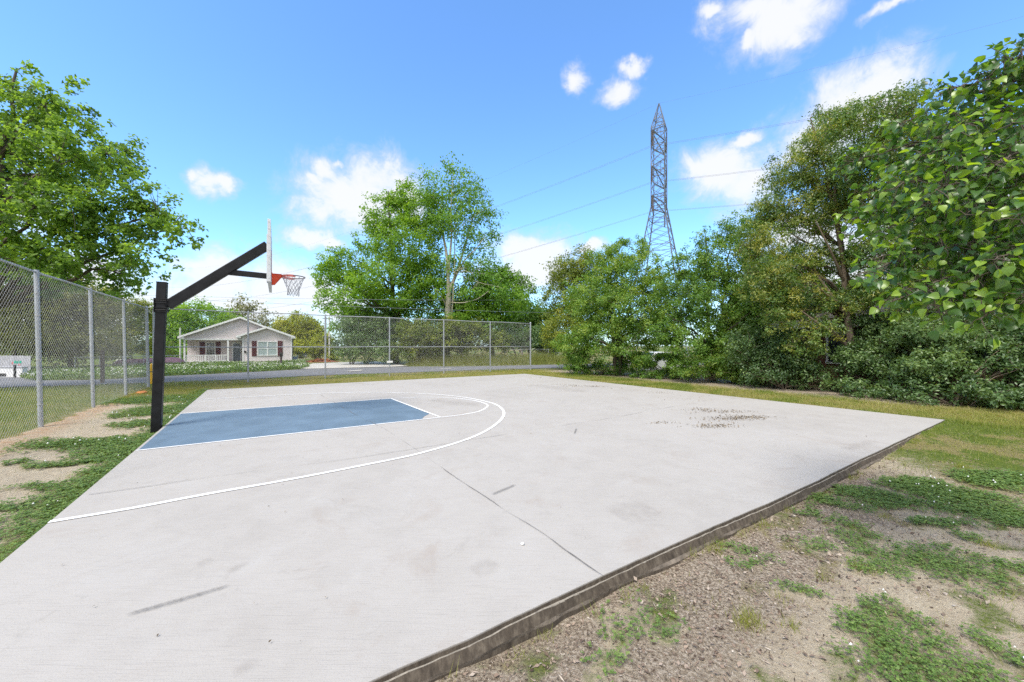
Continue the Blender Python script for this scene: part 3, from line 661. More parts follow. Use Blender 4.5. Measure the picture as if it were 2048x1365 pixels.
def fence(label, A, d, posts, top, post_r, rails, pitch, wr, side, z0=-0.02, group=None, lean=np.zeros(3), term=()):
    A = np.asarray(A, float)
    th = thing('chain_link_fence', label, 'fence', A, group)
    hh = top - z0
    for i, s in enumerate(posts):
        p = A + d * s; zb_ = float(zf(p[0], p[1])); r = post_r * (1.35 if i in term else 1)
        g = GB(); g.tube([p + UP * (zb_ - 0.2), p + UP * (top + 0.02) + lean], r, 12)
        if i in term:
            g.tube([p + UP * (top + 0.02) + lean, p + UP * (top + 0.05) + lean, p + UP * (top + 0.075) + lean], [r * 1.1, r * 0.9, r * 0.2], 10)
        g.cur = 1
        for k in range(1, 7):
            z_ = z0 + hh * k / 7.0; q = p + lean * (k / 7.0); g.tube([q + UP * (z_ - 0.008), q + UP * (z_ + 0.008)], r * 1.14, 10)
        g.build('post', [M['galv'], M['wire']], th)
    for z_ in rails:
        g = GB(); n_ = 16; s0, s1 = posts[0], posts[-1]; lf = (z_ - z0) / hh
        g.tube([A + d * (s0 + (s1 - s0) * k / n_) + lean * lf + UP * (z_ + 0.012 * math.sin(k * 1.9)) for k in range(n_ + 1)], 0.021, 8)
        g.build('rail', M['galv'], th, smooth_=True)
    L = posts[-1] - posts[0]
    m_ = wire_mesh('wire_mesh', A + d * posts[0], d, L, z0, top - 0.01, pitch, wr, M['wire'], th, side)
    if np.linalg.norm(lean) > 0:
        co = np.zeros(len(m_.data.vertices) * 3, dtype=np.float32); m_.data.vertices.foreach_get('co', co); co = co.reshape(-1, 3)
        co += np.outer((co[:, 2] - z0) / hh, lean).astype(np.float32); m_.data.vertices.foreach_set('co', co.ravel())
    return th
FU, FW = -2.02, -2.97
def w_at(px, u):
    """distance along the baseline where the sight line of a photo column crosses the fence line"""
    kx = (px - CX) / F; b = PU(u, 0)
    return (kx * b[1] - b[0]) / (WN[0] - kx * WN[1])
ws = [w_at(p, FU) for p in (297, 252, 187, 82)]
ws = ws + [ws[-1] + 3.05, ws[-1] + 6.1]
A = PU(FU, ws[0])
fence('tall galvanized chain-link fence running along the bare dirt left of the court', A, np.array([WN[0], WN[1], 0]), [w - ws[0] for w in ws], 3.02, 0.037, (3.0,), 0.062, 0.0018, D1_3 * 0.04, lean=-D1_3 * 0.06, term=(0,))
A2 = PU(FU + 0.09, FW)
fence('tall galvanized chain-link fence with a middle rail between the court and the road', A2, D1_3, [k * 3.045 for k in range(7)], 3.04, 0.034, (3.02, 1.50), 0.066, 0.0021, np.array([WN[0], WN[1], 0]) * 0.04, term=(6,))
q = PU(FU + 0.09 + 3 * 3.045, FW - 0.0) + np.array([WN[0], WN[1], 0]) * 0.06 + UP * 0.72
fo = [o for o in bpy.data.objects if o.name.startswith('chain_link_fence') and o.get('label', '').endswith('road')][0]
gb = GB(); gb.box(q, D1_3, D2_3, UP, 0.30, 0.02, 0.10); gb.build('latch_plate', M['white'], fo, 0.004)

def low_fence(label, a, b, n, h, group=None):
    a = np.asarray(a, float); b = np.asarray(b, float); d = b - a; d[2] = 0; L = np.linalg.norm(d); d /= L
    zg = float(zf(a[0], a[1])); a = np.array([a[0], a[1], 0])
    return fence(label, a, d, [L * k / n for k in range(n + 1)], zg + h, 0.025, (zg + h - 0.02,), 0.09, 0.003, np.zeros(3), zg, group)
low_fence('low chain-link fence on the clover lawn left of the pale house', W(150, 0, 27), W(362, 0, 33), 5, 1.0)
low_fence('low chain-link fence in front of the tall grass across the road', W(880, 0, 36), W(1150, 0, 37), 5, 1.45)

# ------------------------------------------------------------------ house across the road
HD = 36.0
P0 = W(367, 731, HD); P0[2] = 0
EU = D1_3; EB = D2_3                                     # along the front, towards the back
def hplane(px, py, back=0.0):
    kx = (px - CX) / F; b = P0 + EB * back
    t = (kx * b[1] - b[0]) / (EU[0] - kx * EU[1]); p = b + EU * t
    return t, H + (HY - py) / F * p[1]
def hpt(t, z, back=0.0): return P0 + EU * t + EB * back + UP * z
zg = float(zf(P0[0], P0[1])) - 0.05
house = thing('house', 'small pale pink sided house with a white porch and maroon shutters across the road', 'house', hpt(5, zg, 4))
def siding(name, col):
    m, nt, out = new_mat(name)
    p = N(nt, 'ShaderNodeBsdfPrincipled'); nt.links.new(p.outputs[0], out.inputs[0]); setin(p, Roughness=0.6)
    v = objco(nt); sx = N(nt, 'ShaderNodeSeparateXYZ'); nt.links.new(v, sx.inputs[0])
    fr = mathn(nt, 'FRACT', mathn(nt, 'MULTIPLY', sx.outputs['Z'], 8.0))
    n = noise(nt, 1.2, 4, 0.6, v).outputs[0]
    r = ramp(nt, [(0.3, [x * 0.93 for x in col]), (0.7, col)]); nt.links.new(n, r.inputs[0])
    nt.links.new(r.outputs[0], p.inputs['Base Color'])
    b = N(nt, 'ShaderNodeBump'); b.inputs['Strength'].default_value = 0.35; b.inputs['Distance'].default_value = 0.03
    nt.links.new(mathn(nt, 'SUBTRACT', 1.0, fr), b.inputs['Height']); nt.links.new(b.outputs[0], p.inputs['Normal']); return m
M['siding'] = siding('pale_pink_siding', (0.80, 0.715, 0.715))
t_l, _ = hplane(367, 700); t_r, _ = hplane(583.8, 700)
t_w, _ = hplane(485, 700)                                 # left corner of the projecting wing
eL, zE = hplane(357, 674); tA, zA = hplane(480.4, 634.4)
wA, zWA = hplane(533, 654.5); wE, zWE = hplane(589.5, 674.3)
tpitch = (zA - zE) / (tA - eL); eR = tA + (tA - eL)       # main gable is symmetric
wl = wA - (wE - wA)
_, zBeamT = hplane(400, 677); _, zBeamB = hplane(400, 679.8)
PD = 1.8; BK = 9.0
zfl = zg + 0.28
def gz(t): return zA - tpitch * abs(t - tA) - 0.10
wpitch = (zWA - zWE) / (wE - wA)
def wz(t): return zWA - wpitch * abs(t - wA) - 0.10
gb = GB()
# gable front above the porch beam, wing front with its gable, porch back wall, sides
gb.prism([hpt(t_l, zBeamT + 0.0), hpt(t_w + 0.1, zBeamT), hpt(eR - 0.4, zBeamT), hpt(eR - 0.4, gz(eR - 0.4)), hpt(tA, gz(tA)), hpt(t_l, gz(t_l))], EB * 0.15)
gb.prism([hpt(t_w, zg, -0.25), hpt(t_r, zg, -0.25), hpt(t_r, wz(t_r), -0.25), hpt(wA, wz(wA), -0.25), hpt(t_w, wz(t_w), -0.25)], EB * 0.15)
gb.prism([hpt(t_l + 0.05, zg, PD), hpt(t_w, zg, PD), hpt(t_w, zBeamT, PD), hpt(t_l + 0.05, zBeamT, PD)], EB * 0.15)
gb.prism([hpt(t_w, zg, -0.10), hpt(t_w, zBeamT, -0.10), hpt(t_w, zBeamT, PD), hpt(t_w, zg, PD)], EU * 0.15)
gb.prism([hpt(t_l + 0.05, zg, PD + 0.15), hpt(t_l + 0.05, zBeamT + 0.02, PD + 0.15), hpt(t_l + 0.05, zBeamT + 0.02, BK), hpt(t_l + 0.05, zg, BK)], EU * 0.15)
gb.prism([hpt(t_r, zg, -0.10), hpt(t_r, wz(t_r), -0.10), hpt(t_r, wz(t_r), BK), hpt(t_r, zg, BK)], -EU * 0.15)
gb.prism([hpt(t_l, zg, BK), hpt(t_r, zg, BK), hpt(t_r, gz(t_r), BK), hpt(tA, gz(tA), BK), hpt(t_l, gz(t_l), BK)], EB * 0.15)
hwall = gb.build('wall', M['siding'], house)
def slope(tr, zr, te, ze, b0, b1, th_=0.09):
    g = GB(); g.prism([hpt(tr, zr, b0), hpt(te, ze, b0), hpt(te, ze - th_, b0), hpt(tr, zr - th_, b0)], EB * (b1 - b0)); return g
gb = GB()
for g in (slope(tA, zA + .02, eL, zE + .02, -0.34, BK + 0.4), slope(tA, zA + .02, eR, zA - tpitch * (eR - tA) + .02, -0.34, BK + 0.4), slope(wA, zWA + .02, wl, zWE + .02, -0.62, 5.5), slope(wA, zWA + .02, wE, zWE + .02, -0.62, 5.5)): gb.add(g.v, g.f)
roof = gb.build('roof', M['shingle'], house)
def fascia(t0, z0_, t1, z1_, b): 
    g = GB(); g.prism([hpt(t0, z0_ + .035, b), hpt(t1, z1_ + .035, b), hpt(t1, z1_ - 0.15, b), hpt(t0, z0_ - 0.15, b)], EB * 0.03); return g
gb = GB()
for g in (fascia(tA, zA, eL, zE, -0.375), fascia(tA, zA, eR, zA - tpitch * (eR - tA), -0.375), fascia(wA, zWA, wl, zWE, -0.655), fascia(wA, zWA, wE, zWE, -0.655)): gb.add(g.v, g.f)
# boxed eave returns and side gutters
gb.box(hpt(eL + 0.22, zE - 0.1, -0.16), EU, EB, UP, 0.46, 0.36, 0.16); gb.box(hpt(wE - 0.2, zWE - 0.1, -0.44), EU, EB, UP, 0.42, 0.36, 0.16); gb.box(hpt(wl + 0.2, zWE - 0.1, -0.44), EU, EB, UP, 0.42, 0.36, 0.16)
gb.box(hpt(eL, zE - 0.06, 4.5), EU, EB, UP, 0.08, 9.6, 0.14); gb.box(hpt(wE, zWE - 0.06, 2.4), EU, EB, UP, 0.08, 6, 0.14)
sub_child(gb.build('fascia', M['white']), roof)
gb = GB(); gb.box(hpt((t_l + t_w) / 2, (zBeamT + zBeamB) / 2 - 0.02, 0.02), EU, EB, UP, t_w - t_l + 0.1, 0.2, zBeamT - zBeamB + 0.02); gb.build('porch_beam', M['white'], house)
gb = GB(); gb.box(hpt((t_l + t_w) / 2, zBeamT + 0.03, PD / 2 + 0.1), EU, EB, UP, t_w - t_l - .05, PD - 0.2, 0.03); gb.build('porch_ceiling', M['white'], house)
gb = GB(); gb.box(hpt((t_l + t_w) / 2, zg + 0.14, PD / 2 - 0.05), EU, EB, UP, t_w - t_l - .02, PD + 0.1, 0.28); gb.build('porch_floor', M['driveway'], house)
tp2, _ = hplane(456, 700)
for t in (t_l + 0.07, tp2, ): 
    g = GB(); g.box(hpt(t, (zfl + zBeamB) / 2, 0.02), EU, EB, UP, 0.14, 0.14, zBeamB - zfl); g.build('porch_post', M['white'], house)
gb = GB(); _, zr_ = hplane(410, 711); n_ = 22
gb.box(hpt((t_l + tp2) / 2, zr_, 0.02), EU, EB, UP, tp2 - t_l - 0.2, 0.07, 0.07); gb.box(hpt((t_l + tp2) / 2, zfl + 0.1, 0.02), EU, EB, UP, tp2 - t_l - 0.2, 0.06, 0.06)
for k in range(1, n_): gb.box(hpt(t_l + 0.1 + (tp2 - t_l - 0.2) * k / n_, (zr_ + zfl + 0.1) / 2, 0.02), EU, EB, UP, 0.055, 0.04, zr_ - zfl - 0.17)
for p in (411.5, 431.5): t, _ = hplane(p, 700); gb.box(hpt(t, (zr_ + zfl) / 2, 0.02), EU, EB, UP, 0.1, 0.1, zr_ - zfl + 0.08)
gb.build('porch_railing', M['white'], house)
def rect_part(name, px0, py0, px1, py1, back, thick, mat, parent):
    t0, za = hplane(px0, py0, back); t1, zb_ = hplane(px1, py1, back)
    g = GB(); g.box(hpt((t0 + t1) / 2, (za + zb_) / 2, back - thick / 2), EU, EB, UP, t1 - t0, thick, abs(za - zb_)); return g.build(name, mat, parent), (t0, t1, zb_, za)
for px0, px1, bk in ((399.4, 409.8, PD - .003), (431.8, 441.5, PD - .003), (503.6, 513.3, -.253), (555.5, 565, -.253)):
    py0, py1 = (684, 711) if bk > 0 else (682.3, 712.8)
    o, (t0, t1, z0_, z1_) = rect_part('shutter', px0, py0, px1, py1, bk, 0.04, M['maroon'], house)
    g = GB(); k = 14
    for i in range(k): z_ = z0_ + (z1_ - z0_) * (i + 0.5) / k; g.box(hpt((t0 + t1) / 2, z_, bk - 0.05), EU, EB, UP, (t1 - t0) * 0.76, 0.018, (z1_ - z0_) / k * 0.55)
    sub_child(g.build('louvre', M['maroon']), o)
def window(px0, py0, px1, py1, back, cols, rows, pane, split):
    t0, za = hplane(px0, py0, back); t1, zb_ = hplane(px1, py1, back); g = GB(); w_ = 0.075
    b_ = back - 0.03
    for (c, sx, sz) in (((t0 + t1) / 2, t1 - t0, 0), ): 
        g.box(hpt(c, za - w_ / 2, b_), EU, EB, UP, sx, 0.06, w_); g.box(hpt(c, zb_ + w_ / 2, b_), EU, EB, UP, sx + 0.06, 0.08, w_)
    ks = [t0 + w_ / 2, t1 - w_ / 2] + ([(t0 + t1) / 2] if split else [])
    for t in ks: g.box(hpt(t, (za + zb_) / 2, b_ + .003), EU, EB, UP, w_ * (1.5 if t == (t0 + t1) / 2 else 1), 0.055, za - zb_ - w_ * 2)
    g.box(hpt((t0 + t1) / 2, (za + zb_) / 2, b_ + .006), EU, EB, UP, t1 - t0 - 2 * w_, 0.05, 0.05)
    fr = g.build('window', M['white'], house)
    g = GB(); g.box(hpt((t0 + t1) / 2, (za + zb_) / 2, back - 0.012), EU, EB, UP, t1 - t0 - w_, 0.015, za - zb_ - w_); sub_child(g.build('pane', pane), fr)
    if rows:
        g = GB()
        for i in range(1, cols): g.box(hpt(t0 + (t1 - t0) * i / cols, (za + zb_) / 2, back - 0.026), EU, EB, UP, 0.025, 0.012, za - zb_ - 0.16)
        for i in range(1, rows): g.box(hpt((t0 + t1) / 2, zb_ + (za - zb_) * i / rows, back - 0.029), EU, EB, UP, t1 - t0 - 0.16, 0.012, 0.025)
        sub_child(g.build('muntin', M['white']), fr)
window(411.5, 685, 431, 711.2, PD - .003, 3, 4, M['glass'], False)
window(515, 683, 555, 711.5, -.253, 0, 0, M['blind'], True)
o, (t0, t1, z0_, z1_) = rect_part('door', 464, 684.7, 483, 727.2, PD - .003, 0.06, M['white'], house)
g = GB(); g.box(hpt((t0 + t1) / 2, (z0_ + z1_) / 2 + .02, PD - 0.075), EU, EB, UP, (t1 - t0) * 0.74, 0.02, (z1_ - z0_) * 0.84); sub_child(g.build('door_glass', M['doorgrey']), o)
g = GB(); g.box(hpt(t1 - 0.09, (z0_ + z1_) / 2, PD - 0.10), EU, EB, UP, 0.03, 0.05, 0.16); sub_child(g.build('handle', M['dark']), o)
rect_part('wall_lamp', 488.5, 702, 492, 706, -.253, 0.14, M['dark'], house)
rect_part('gable_vent', 474.5, 643, 481, 653, -0.003, 0.03, M['siding'], house)
# corner boards and downspout
gb = GB()
for t, b, z1_ in ((t_w + .05, -.26, wz(t_w)), (t_r - .05, -.26, wz(t_r))): gb = GB(); gb.box(hpt(t, (zg + z1_) / 2, b), EU, EB, UP, 0.11, 0.03, z1_ - zg); gb.build('corner_board', M['white'], house)
gb = GB(); gb.tube([hpt(t_r + 0.06, wz(t_r) - 0.05, 0.1), hpt(t_r + 0.06, zg + 0.1, 0.1), hpt(t_r + 0.3, zg + 0.05, 0.1)], 0.045, 8); gb.build('downspout', M['dark'], house)

# ------------------------------------------------------------------ things around the house
b = Gd(562, 733); s_m = b[1] / F
mb = thing('mailbox', 'dark mailbox on a brown post in the white clover before the house', 'mailbox', b)
zt_ = H + (HY - 702) / F * b[1]; zb2 = H + (HY - 711) / F * b[1]
gb = GB(); gb.bar(b - UP * 0.2, b + UP * (zb2 - b[2]), 0.13, 0.13); gb.build('post', M['brownpost'], mb, 0.008)
gb = GB(); prof = []
for k in range(9): a = math.pi * k / 8; prof.append((0.125 * math.cos(a), 0.14 + 0.125 * math.sin(a)))
prof = [(0.125, 0.0)] + prof + [(-0.125, 0.0)]
c = np.array([b[0], b[1], zb2]); gb.prism([c - D2_3 * 0.28 + D1_3 * x + UP * z for x, z in prof], D2_3 * 0.52); bx = gb.build('box', M['dark'], mb, 0.006)
gb = GB(); gb.box(c + D1_3 * 0.135 + UP * 0.17, D1_3, D2_3, UP, 0.012, 0.03, 0.16); sub_child(gb.build('flag', M['maroon']), bx)
p = Gd(589, 727); p = W(589, 0, 44); p[2] = float(zf(p[0], p[1]))
bxo = thing('utility_box', 'small blue grey plastic box beside the right corner of the pale house', 'utility box', p)
gb = GB(); gb.box(p + UP * 0.26, EU, EB, UP, 0.6, 0.5, 0.5); gb.build('body', M['bluebox'], bxo, 0.03)
gb = GB(); gb.box(p + UP * 0.535, EU, EB, UP, 0.66, 0.56, 0.05); gb.build('lid', M['bluebox'], bxo, 0.015)
# tarp-covered heap
p = W(301, 0, 34.5); p[2] = float(zf(p[0], p[1])); n1_, n2_ = 26, 12
xs = np.linspace(-1, 1, n1_); ys = np.linspace(-1, 1, n2_); vs = []
for a in xs:
    for c_ in ys:
        e = max(0, 1 - abs(a) ** 6) ** .5 * max(0, 1 - abs(c_) ** 4) ** .5
        hgt = 0.74 * e * (0.86 + 0.14 * float(smooth(-0.4, 0.5, a))) + (0.10 * float(vnoise(np.array(a * 9 + 3), np.array(c_ * 3))) - 0.05) * e
        vs.append(p + EU * a * 2.45 + EB * c_ * 0.9 + UP * hgt)
idx = np.arange(n1_ * n2_).reshape(n1_, n2_)
o = mesh_np('tarp_heap', vs, np.stack([idx[:-1, :-1].ravel(), idx[1:, :-1].ravel(), idx[1:, 1:].ravel(), idx[:-1, 1:].ravel()], 1), basic('plum_tarpaulin', (0.17, 0.075, 0.135), 0.5, 0, 0.2, 3), smooth_=True)
tag(o, 'low heap under a plum purple cover left of the white porch', 'covered heap')
# pale pole left of the house, pale trellis mast right of it, white mast far left
p = W(360.5, 0, 50); p[2] = float(zf(p[0], p[1])); gb = GB(); gb.tube([p - UP * .3, np.array([p[0], p[1], H + 36 * 50 / F])], [0.10, 0.08], 10)
tag(gb.build('pole', M['pale_pole']), 'thin pale pole standing behind the left eave of the house', 'pole')
p = W(655, 0, 46); p[2] = float(zf(p[0], p[1])); ms = thing('trellis_mast', 'pale mast with short dark crossbars behind the yellow shrubs', 'mast', p)
ztop = H + 58 * 46 / F
for dx in (-0.2, 0.2):
    gb = GB(); gb.bar(p + D1_3 * dx - UP * .2, p + D1_3 * dx + UP * (ztop - p[2]), 0.12, 0.12); gb.build('upright', M['pale_pole'], ms)
for py in (637.5, 657, 674.5, 690):
    z_ = H + (HY - py) * 46 / F; gb = GB(); gb.box(np.array([p[0], p[1], z_]), D1_3, D2_3, UP, 1.1 if py < 680 else .5, 0.22, 0.07); gb.build('crossbar', M['cable'], ms)
a0, a1 = W(232, 724, 44), W(297, 632, 44); a0[2] = float(zf(a0[0], a0[1]))
lm = thing('leaning_mast', 'white lattice mast leaning among the trees behind the far left lawn', 'mast', a0)
off = np.array([0.85, 0.0, 0.0])
for k in (0, 1):
    gb = GB(); gb.bar(a0 + off * k, a1 + off * k * 0.6, 0.09, 0.09); gb.build('chord', M['white'], lm)
nb = 9
for k in range(nb):
    f0, f1 = k / nb, (k + 1) / nb
    q0_, q1_ = (a0 + (a1 - a0) * f0), (a0 + off + (a1 + off * .6 - a0 - off) * f1)
    if k % 2: q0_, q1_ = a0 + off + (a1 + off * .6 - a0 - off) * f0, a0 + (a1 - a0) * f1
    gb = GB(); gb.bar(q0_, q1_, 0.07, 0.07); gb.build('lattice_bar', M['white'], lm)
# grey board fence with sprayed marks and the white block wall in front of it
a, c = W(-120, 0, 22.5), W(66, 0, 22.0); d = c - a; d[2] = 0; L = np.linalg.norm(d); d /= L; nn = np.cross(d, UP)
zgl = float(zf(c[0], c[1])); bf = thing('board_fence', 'grey upright board fence with green sprayed marks at far left', 'fence', (a[0], a[1], zgl))
gb = GB(); nb = int(L / 0.15); top_ = H - 20 * 22 / F
rr_ = random.Random(3)
for k in range(nb): gb.box(np.array([a[0], a[1], 0]) + d * (k + .5) * 0.15 + UP * ((top_ + zgl) / 2 + rr_.uniform(-.015, .015)), d, nn, UP, 0.14, 0.025, top_ - zgl)
gb.build('boards', M['greyboard'], bf)
gb = GB()
for (x0, y0, x1, y1) in ((29, 722, 33, 727), (33.5, 723, 37, 727.5), (38, 722.5, 44, 727)):
    q0_, q1_ = W(x0, y0, 22.02), W(x1, y1, 22.02); 
    f = lambda px, py: (lambda kx: (lambda t: np.array([a[0], a[1], 0]) + d * t + nn * 0.018 + UP * (H + (HY - py) / F * (a[1] + d[1] * t)))((kx * a[1] - a[0]) / (d[0] - kx * d[1])))((px - CX) / F)
    gb.prism([f(x0, y1), f(x1, y1), f(x1, y0), f((x0 + x1) / 2, y0 - 1), f(x0, y0)], nn * 0.003)
gb.build('green_mark', M['graffgreen'], bf)
gb = GB(); gb.prism([f(24, 729), f(27, 729.5), f(27, 724), f(24.5, 724)], nn * 0.003); gb.build('pink_mark', M['graffpink'], bf); gb = GB(); gb.prism([f(37, 731), f(42, 731.5), f(42, 729.5), f(37, 729)], nn * 0.003); gb.build('pink_mark', M['graffpink'], bf)
a, c = W(-150, 0, 21.0), W(50, 0, 20.6); d = c - a; d[2] = 0; L = np.linalg.norm(d); d /= L; nn = np.cross(d, UP)
bw = thing('block_wall', 'low white block wall with a dark vent beside the road at far left', 'wall', (a[0], a[1], zgl))
zt_ = H - 43 * 20.8 / F
gb = GB(); gb.box(np.array([a[0], a[1], 0]) + d * L / 2 + UP * (zt_ + zgl - .2) / 2, d, nn, UP, L, 0.22, zt_ - zgl + .2); gb.build('wall', M['whiteblock'], bw, 0.02)
gb = GB(); gb.box(np.array([a[0], a[1], 0]) + d * L / 2 + UP * (zt_ + .025), d, nn, UP, L + .06, 0.30, 0.05); gb.build('coping', M['greyboard'], bw, 0.008)
f2 = lambda px, py: (lambda kx: (lambda t: np.array([a[0], a[1], 0]) + d * t + nn * 0.112 + UP * (H + (HY - py) / F * (a[1] + d[1] * t)))((kx * a[1] - a[0]) / (d[0] - kx * d[1])))((px - CX) / F)
gb = GB(); gb.prism([f2(-6, 753), f2(18, 753), f2(18, 747), f2(-6, 747)], nn * 0.01); gb.build('vent', M['dark'], bw)
gb = GB(); p = c + nn * .4; p[2] = zgl; gb.tube([p, p + UP * .75], 0.05, 8); tag(gb.build('bollard', M['dark']), 'short dark bollard at the end of the white block wall', 'bollard')
# brown post, yellow marker, clay patch, pebble
p = Gd(205, 768); gb = GB(); gb.bar(p - UP * .2, p + UP * 1.42, 0.10, 0.10); tag(gb.build('wooden_post', M['brownpost'], None, 0.01), 'slim brown wooden post by the road seen through the left fence', 'post')
p = Gd(303.5, 768.5); ym = thing('marker_post', 'yellow plastic marker post by the fence corner behind the black hoop post', 'marker post', p)
gb = GB(); gb.tube([p - UP * .1, p + UP * 0.82, p + UP * 0.86], [0.055, 0.055, 0.03], 12); gb.build('sleeve', M['yellow'], ym, smooth_=False)
gb = GB(); gb.tube([p + UP * 0.5, p + UP * 0.53], 0.058, 12); gb.build('band', M['dark'], ym)
def lump(name, p, r, mat, label, cat, flat_=0.5, seed=1):
    rs = random.Random(seed); vs = []; fs = []; n_, m_ = 9, 6
    for i in range(m_ + 1):
        th_ = math.pi * i / m_
        for k in range(n_):
            a_ = 2 * math.pi * k / n_; q = 1 + rs.uniform(-.22, .22); vs.append(p + np.array([math.sin(th_) * math.cos(a_) * r * q, math.sin(th_) * math.sin(a_) * r * q * .8, math.cos(th_) * r * flat_ * q]))
    for i in range(m_):
        for k in range(n_): fs.append((i * n_ + k, i * n_ + (k + 1) % n_, (i + 1) * n_ + (k + 1) % n_, (i + 1) * n_ + k))
    return tag(mesh_np(name, vs, fs, mat, smooth_=True), label, cat)
lump('clay_mound', Gd(283, 787), 0.16, M['clay'], 'small orange clay mound at the foot of the left fence', 'dirt mound', 0.5, 3)
lump('pebble', G(1045, 1091) + UP * 0.012, 0.014, M['pebble'], 'small white pebble lying on the grey concrete near the front edge', 'pebble', 0.8, 5)
lump('mulch_bed', W(640, 0, 43) * np.array([1, 1, 0]) + UP * (-0.38), 2.2, M['mulch'], 'red mulch bed with orange plants beside the driveway', 'plant bed', 0.14, 6)

# ------------------------------------------------------------------ cars
def car(label, pos, ang, paint, L=4.5, Wd=1.75, Ht=1.42):
    t = thing('parked_car', label, 'car', pos); ca, sa = math.cos(ang), math.sin(ang)
    X = np.array([ca, sa, 0]); Y = np.array([-sa, ca, 0]); P = np.asarray(pos, float)
    at = lambda x, y, z: P + X * x + Y * y + UP * z
    h = L / 2; w = Wd / 2
    prof = [(-h, .35), (-h + .03, .72), (-h + .35, .92), (-h * .55, .95), (h * .42, .92), (h - .3, .78), (h, .62), (h, .35), (h - .1, .22), (-h + .1, .22)]
    gb = GB(); gb.prism([at(x, -w, z) for x, z in prof], Y * Wd); body = gb.build('body', paint, t, 0.09, False)
    cab = [(-h * .72, .93), (-h * .42, Ht), (h * .12, Ht), (h * .46, .92)]
    vs = [at(x, -w * (0.96 if z < 1 else .76), z) for x, z in cab] + [at(x, w * (0.96 if z < 1 else .76), z) for x, z in cab]
    gb = GB(); gb.add(vs, [(0, 1, 2, 3), (7, 6, 5, 4), (0, 4, 5, 1), (1, 5, 6, 2), (2, 6, 7, 3), (3, 7, 4, 0)]); gb.build('cabin', paint, t, 0.05)
    def pan(a, b, c_, d_, k=.84, out_=.012):
        q = [np.asarray(v) for v in (a, b, c_, d_)]; ce = sum(q) / 4; nn_ = np.cross(q[1] - q[0], q[3] - q[0]); nn_ /= np.linalg.norm(nn_)
        if np.dot(nn_, ce - at(0, 0, 1.1)) < 0: nn_ = -nn_
        g = GB(); g.poly([ce + (v - ce) * k + nn_ * out_ for v in q]); return g.build('window', M['glass'], t)
    pan(vs[0], vs[1], vs[2], vs[3]); pan(vs[4], vs[5], vs[6], vs[7]); pan(vs[0], vs[4], vs[5], vs[1]); pan(vs[3], vs[7], vs[6], vs[2])
    for x in (-h * .62, h * .62):
        for s in (-1, 1):
            g = GB(); g.tube([at(x, s * (w - .2), .31), at(x, s * (w + .01), .31)], .31, 18); wh = g.build('wheel', M['tyre'], t, 0.02)
            g = GB(); g.tube([at(x, s * (w + .011), .31), at(x, s * (w + .022), .31)], .19, 14); sub_child(g.build('hub', M['rimmetal']), wh)
    for s in (-1, 1):
        g = GB(); g.box(at(h - .05, s * w * .72, .66), X, Y, UP, .14, .34, .13); g.build('headlight', M['lamp'], t, .02)
        g = GB(); g.box(at(-h + .02, s * w * .76, .76), X, Y, UP, .1, .28, .16); g.build('tail_light', M['maroon'], t, .02)
    return t
p = W(1318, 0, 26); car('white parked car half hidden behind the leafy trees right of the court', (p[0], p[1], float(zf(p[0], p[1])) - 0.25), math.radians(25), M['whitecar'])
p = W(604, 0, 76); car('dark car parked far off beside the right end of the pale house', (p[0], p[1], float(zf(p[0], p[1])) - .35), math.radians(-60), M['darkcar'])

# ------------------------------------------------------------------ brick house behind the right-hand trees
def RB(u, w, z): return PU(u, w, z)
bu = 20.0; w0, w1 = 8.0, 22.0
M['brick'] = basic('brown_brick', (0.16, 0.075, 0.055), 0.9, 0, 0.35, 9, 0.4, 40)
bh = thing('brick_house', 'low brown brick house with a tan roof glimpsed through the right-hand trees', 'house', RB(bu, 15, -0.05))
XN = -D1_3; YN = np.array([WN[0], WN[1], 0])
zE2 = 2.45
gb = GB(); gb.prism([RB(bu, w0, -.2), RB(bu, w1, -.2), RB(bu, w1, zE2), RB(bu, w0, zE2)], D1_3 * .2)
gb.prism([RB(bu + .2, w0, -.2), RB(bu + 7.8, w0, -.2), RB(bu + 7.8, w0, zE2), RB(bu + 4, w0, zE2 + 1.3), RB(bu + .2, w0, zE2)], YN * .2)
gb.prism([RB(bu + .2, w1 - .2, -.2), RB(bu + 7.8, w1 - .2, -.2), RB(bu + 7.8, w1 - .2, zE2), RB(bu + 4, w1 - .2, zE2 + 1.3), RB(bu + .2, w1 - .2, zE2)], YN * .2)
gb.prism([RB(bu + 7.8, w0, -.2), RB(bu + 7.8, w1, -.2), RB(bu + 7.8, w1, zE2), RB(bu + 7.8, w0, zE2)], D1_3 * .2)
gb.build('wall', M['brick'], bh)
gb = GB(); gb.prism([RB(bu - .6, w0 - .4, zE2 - .05), RB(bu + 4, w0 - .4, zE2 + 1.5), RB(bu + 8.6, w0 - .4, zE2 - .05), RB(bu + 8.6, w0 - .4, zE2 + .07), RB(bu + 4, w0 - .4, zE2 + 1.63), RB(bu - .6, w0 - .4, zE2 + .07)], YN * (w1 - w0 + .8))
rf2 = gb.build('roof', M['rooftan'], bh)
gb = GB(); gb.prism([RB(bu - .62, w0 - .4, zE2 - .2), RB(bu - .62, w1 + .4, zE2 - .2), RB(bu - .62, w1 + .4, zE2 + .06), RB(bu - .62, w0 - .4, zE2 + .06)], -D1_3 * .03); sub_child(gb.build('fascia', M['white']), rf2)
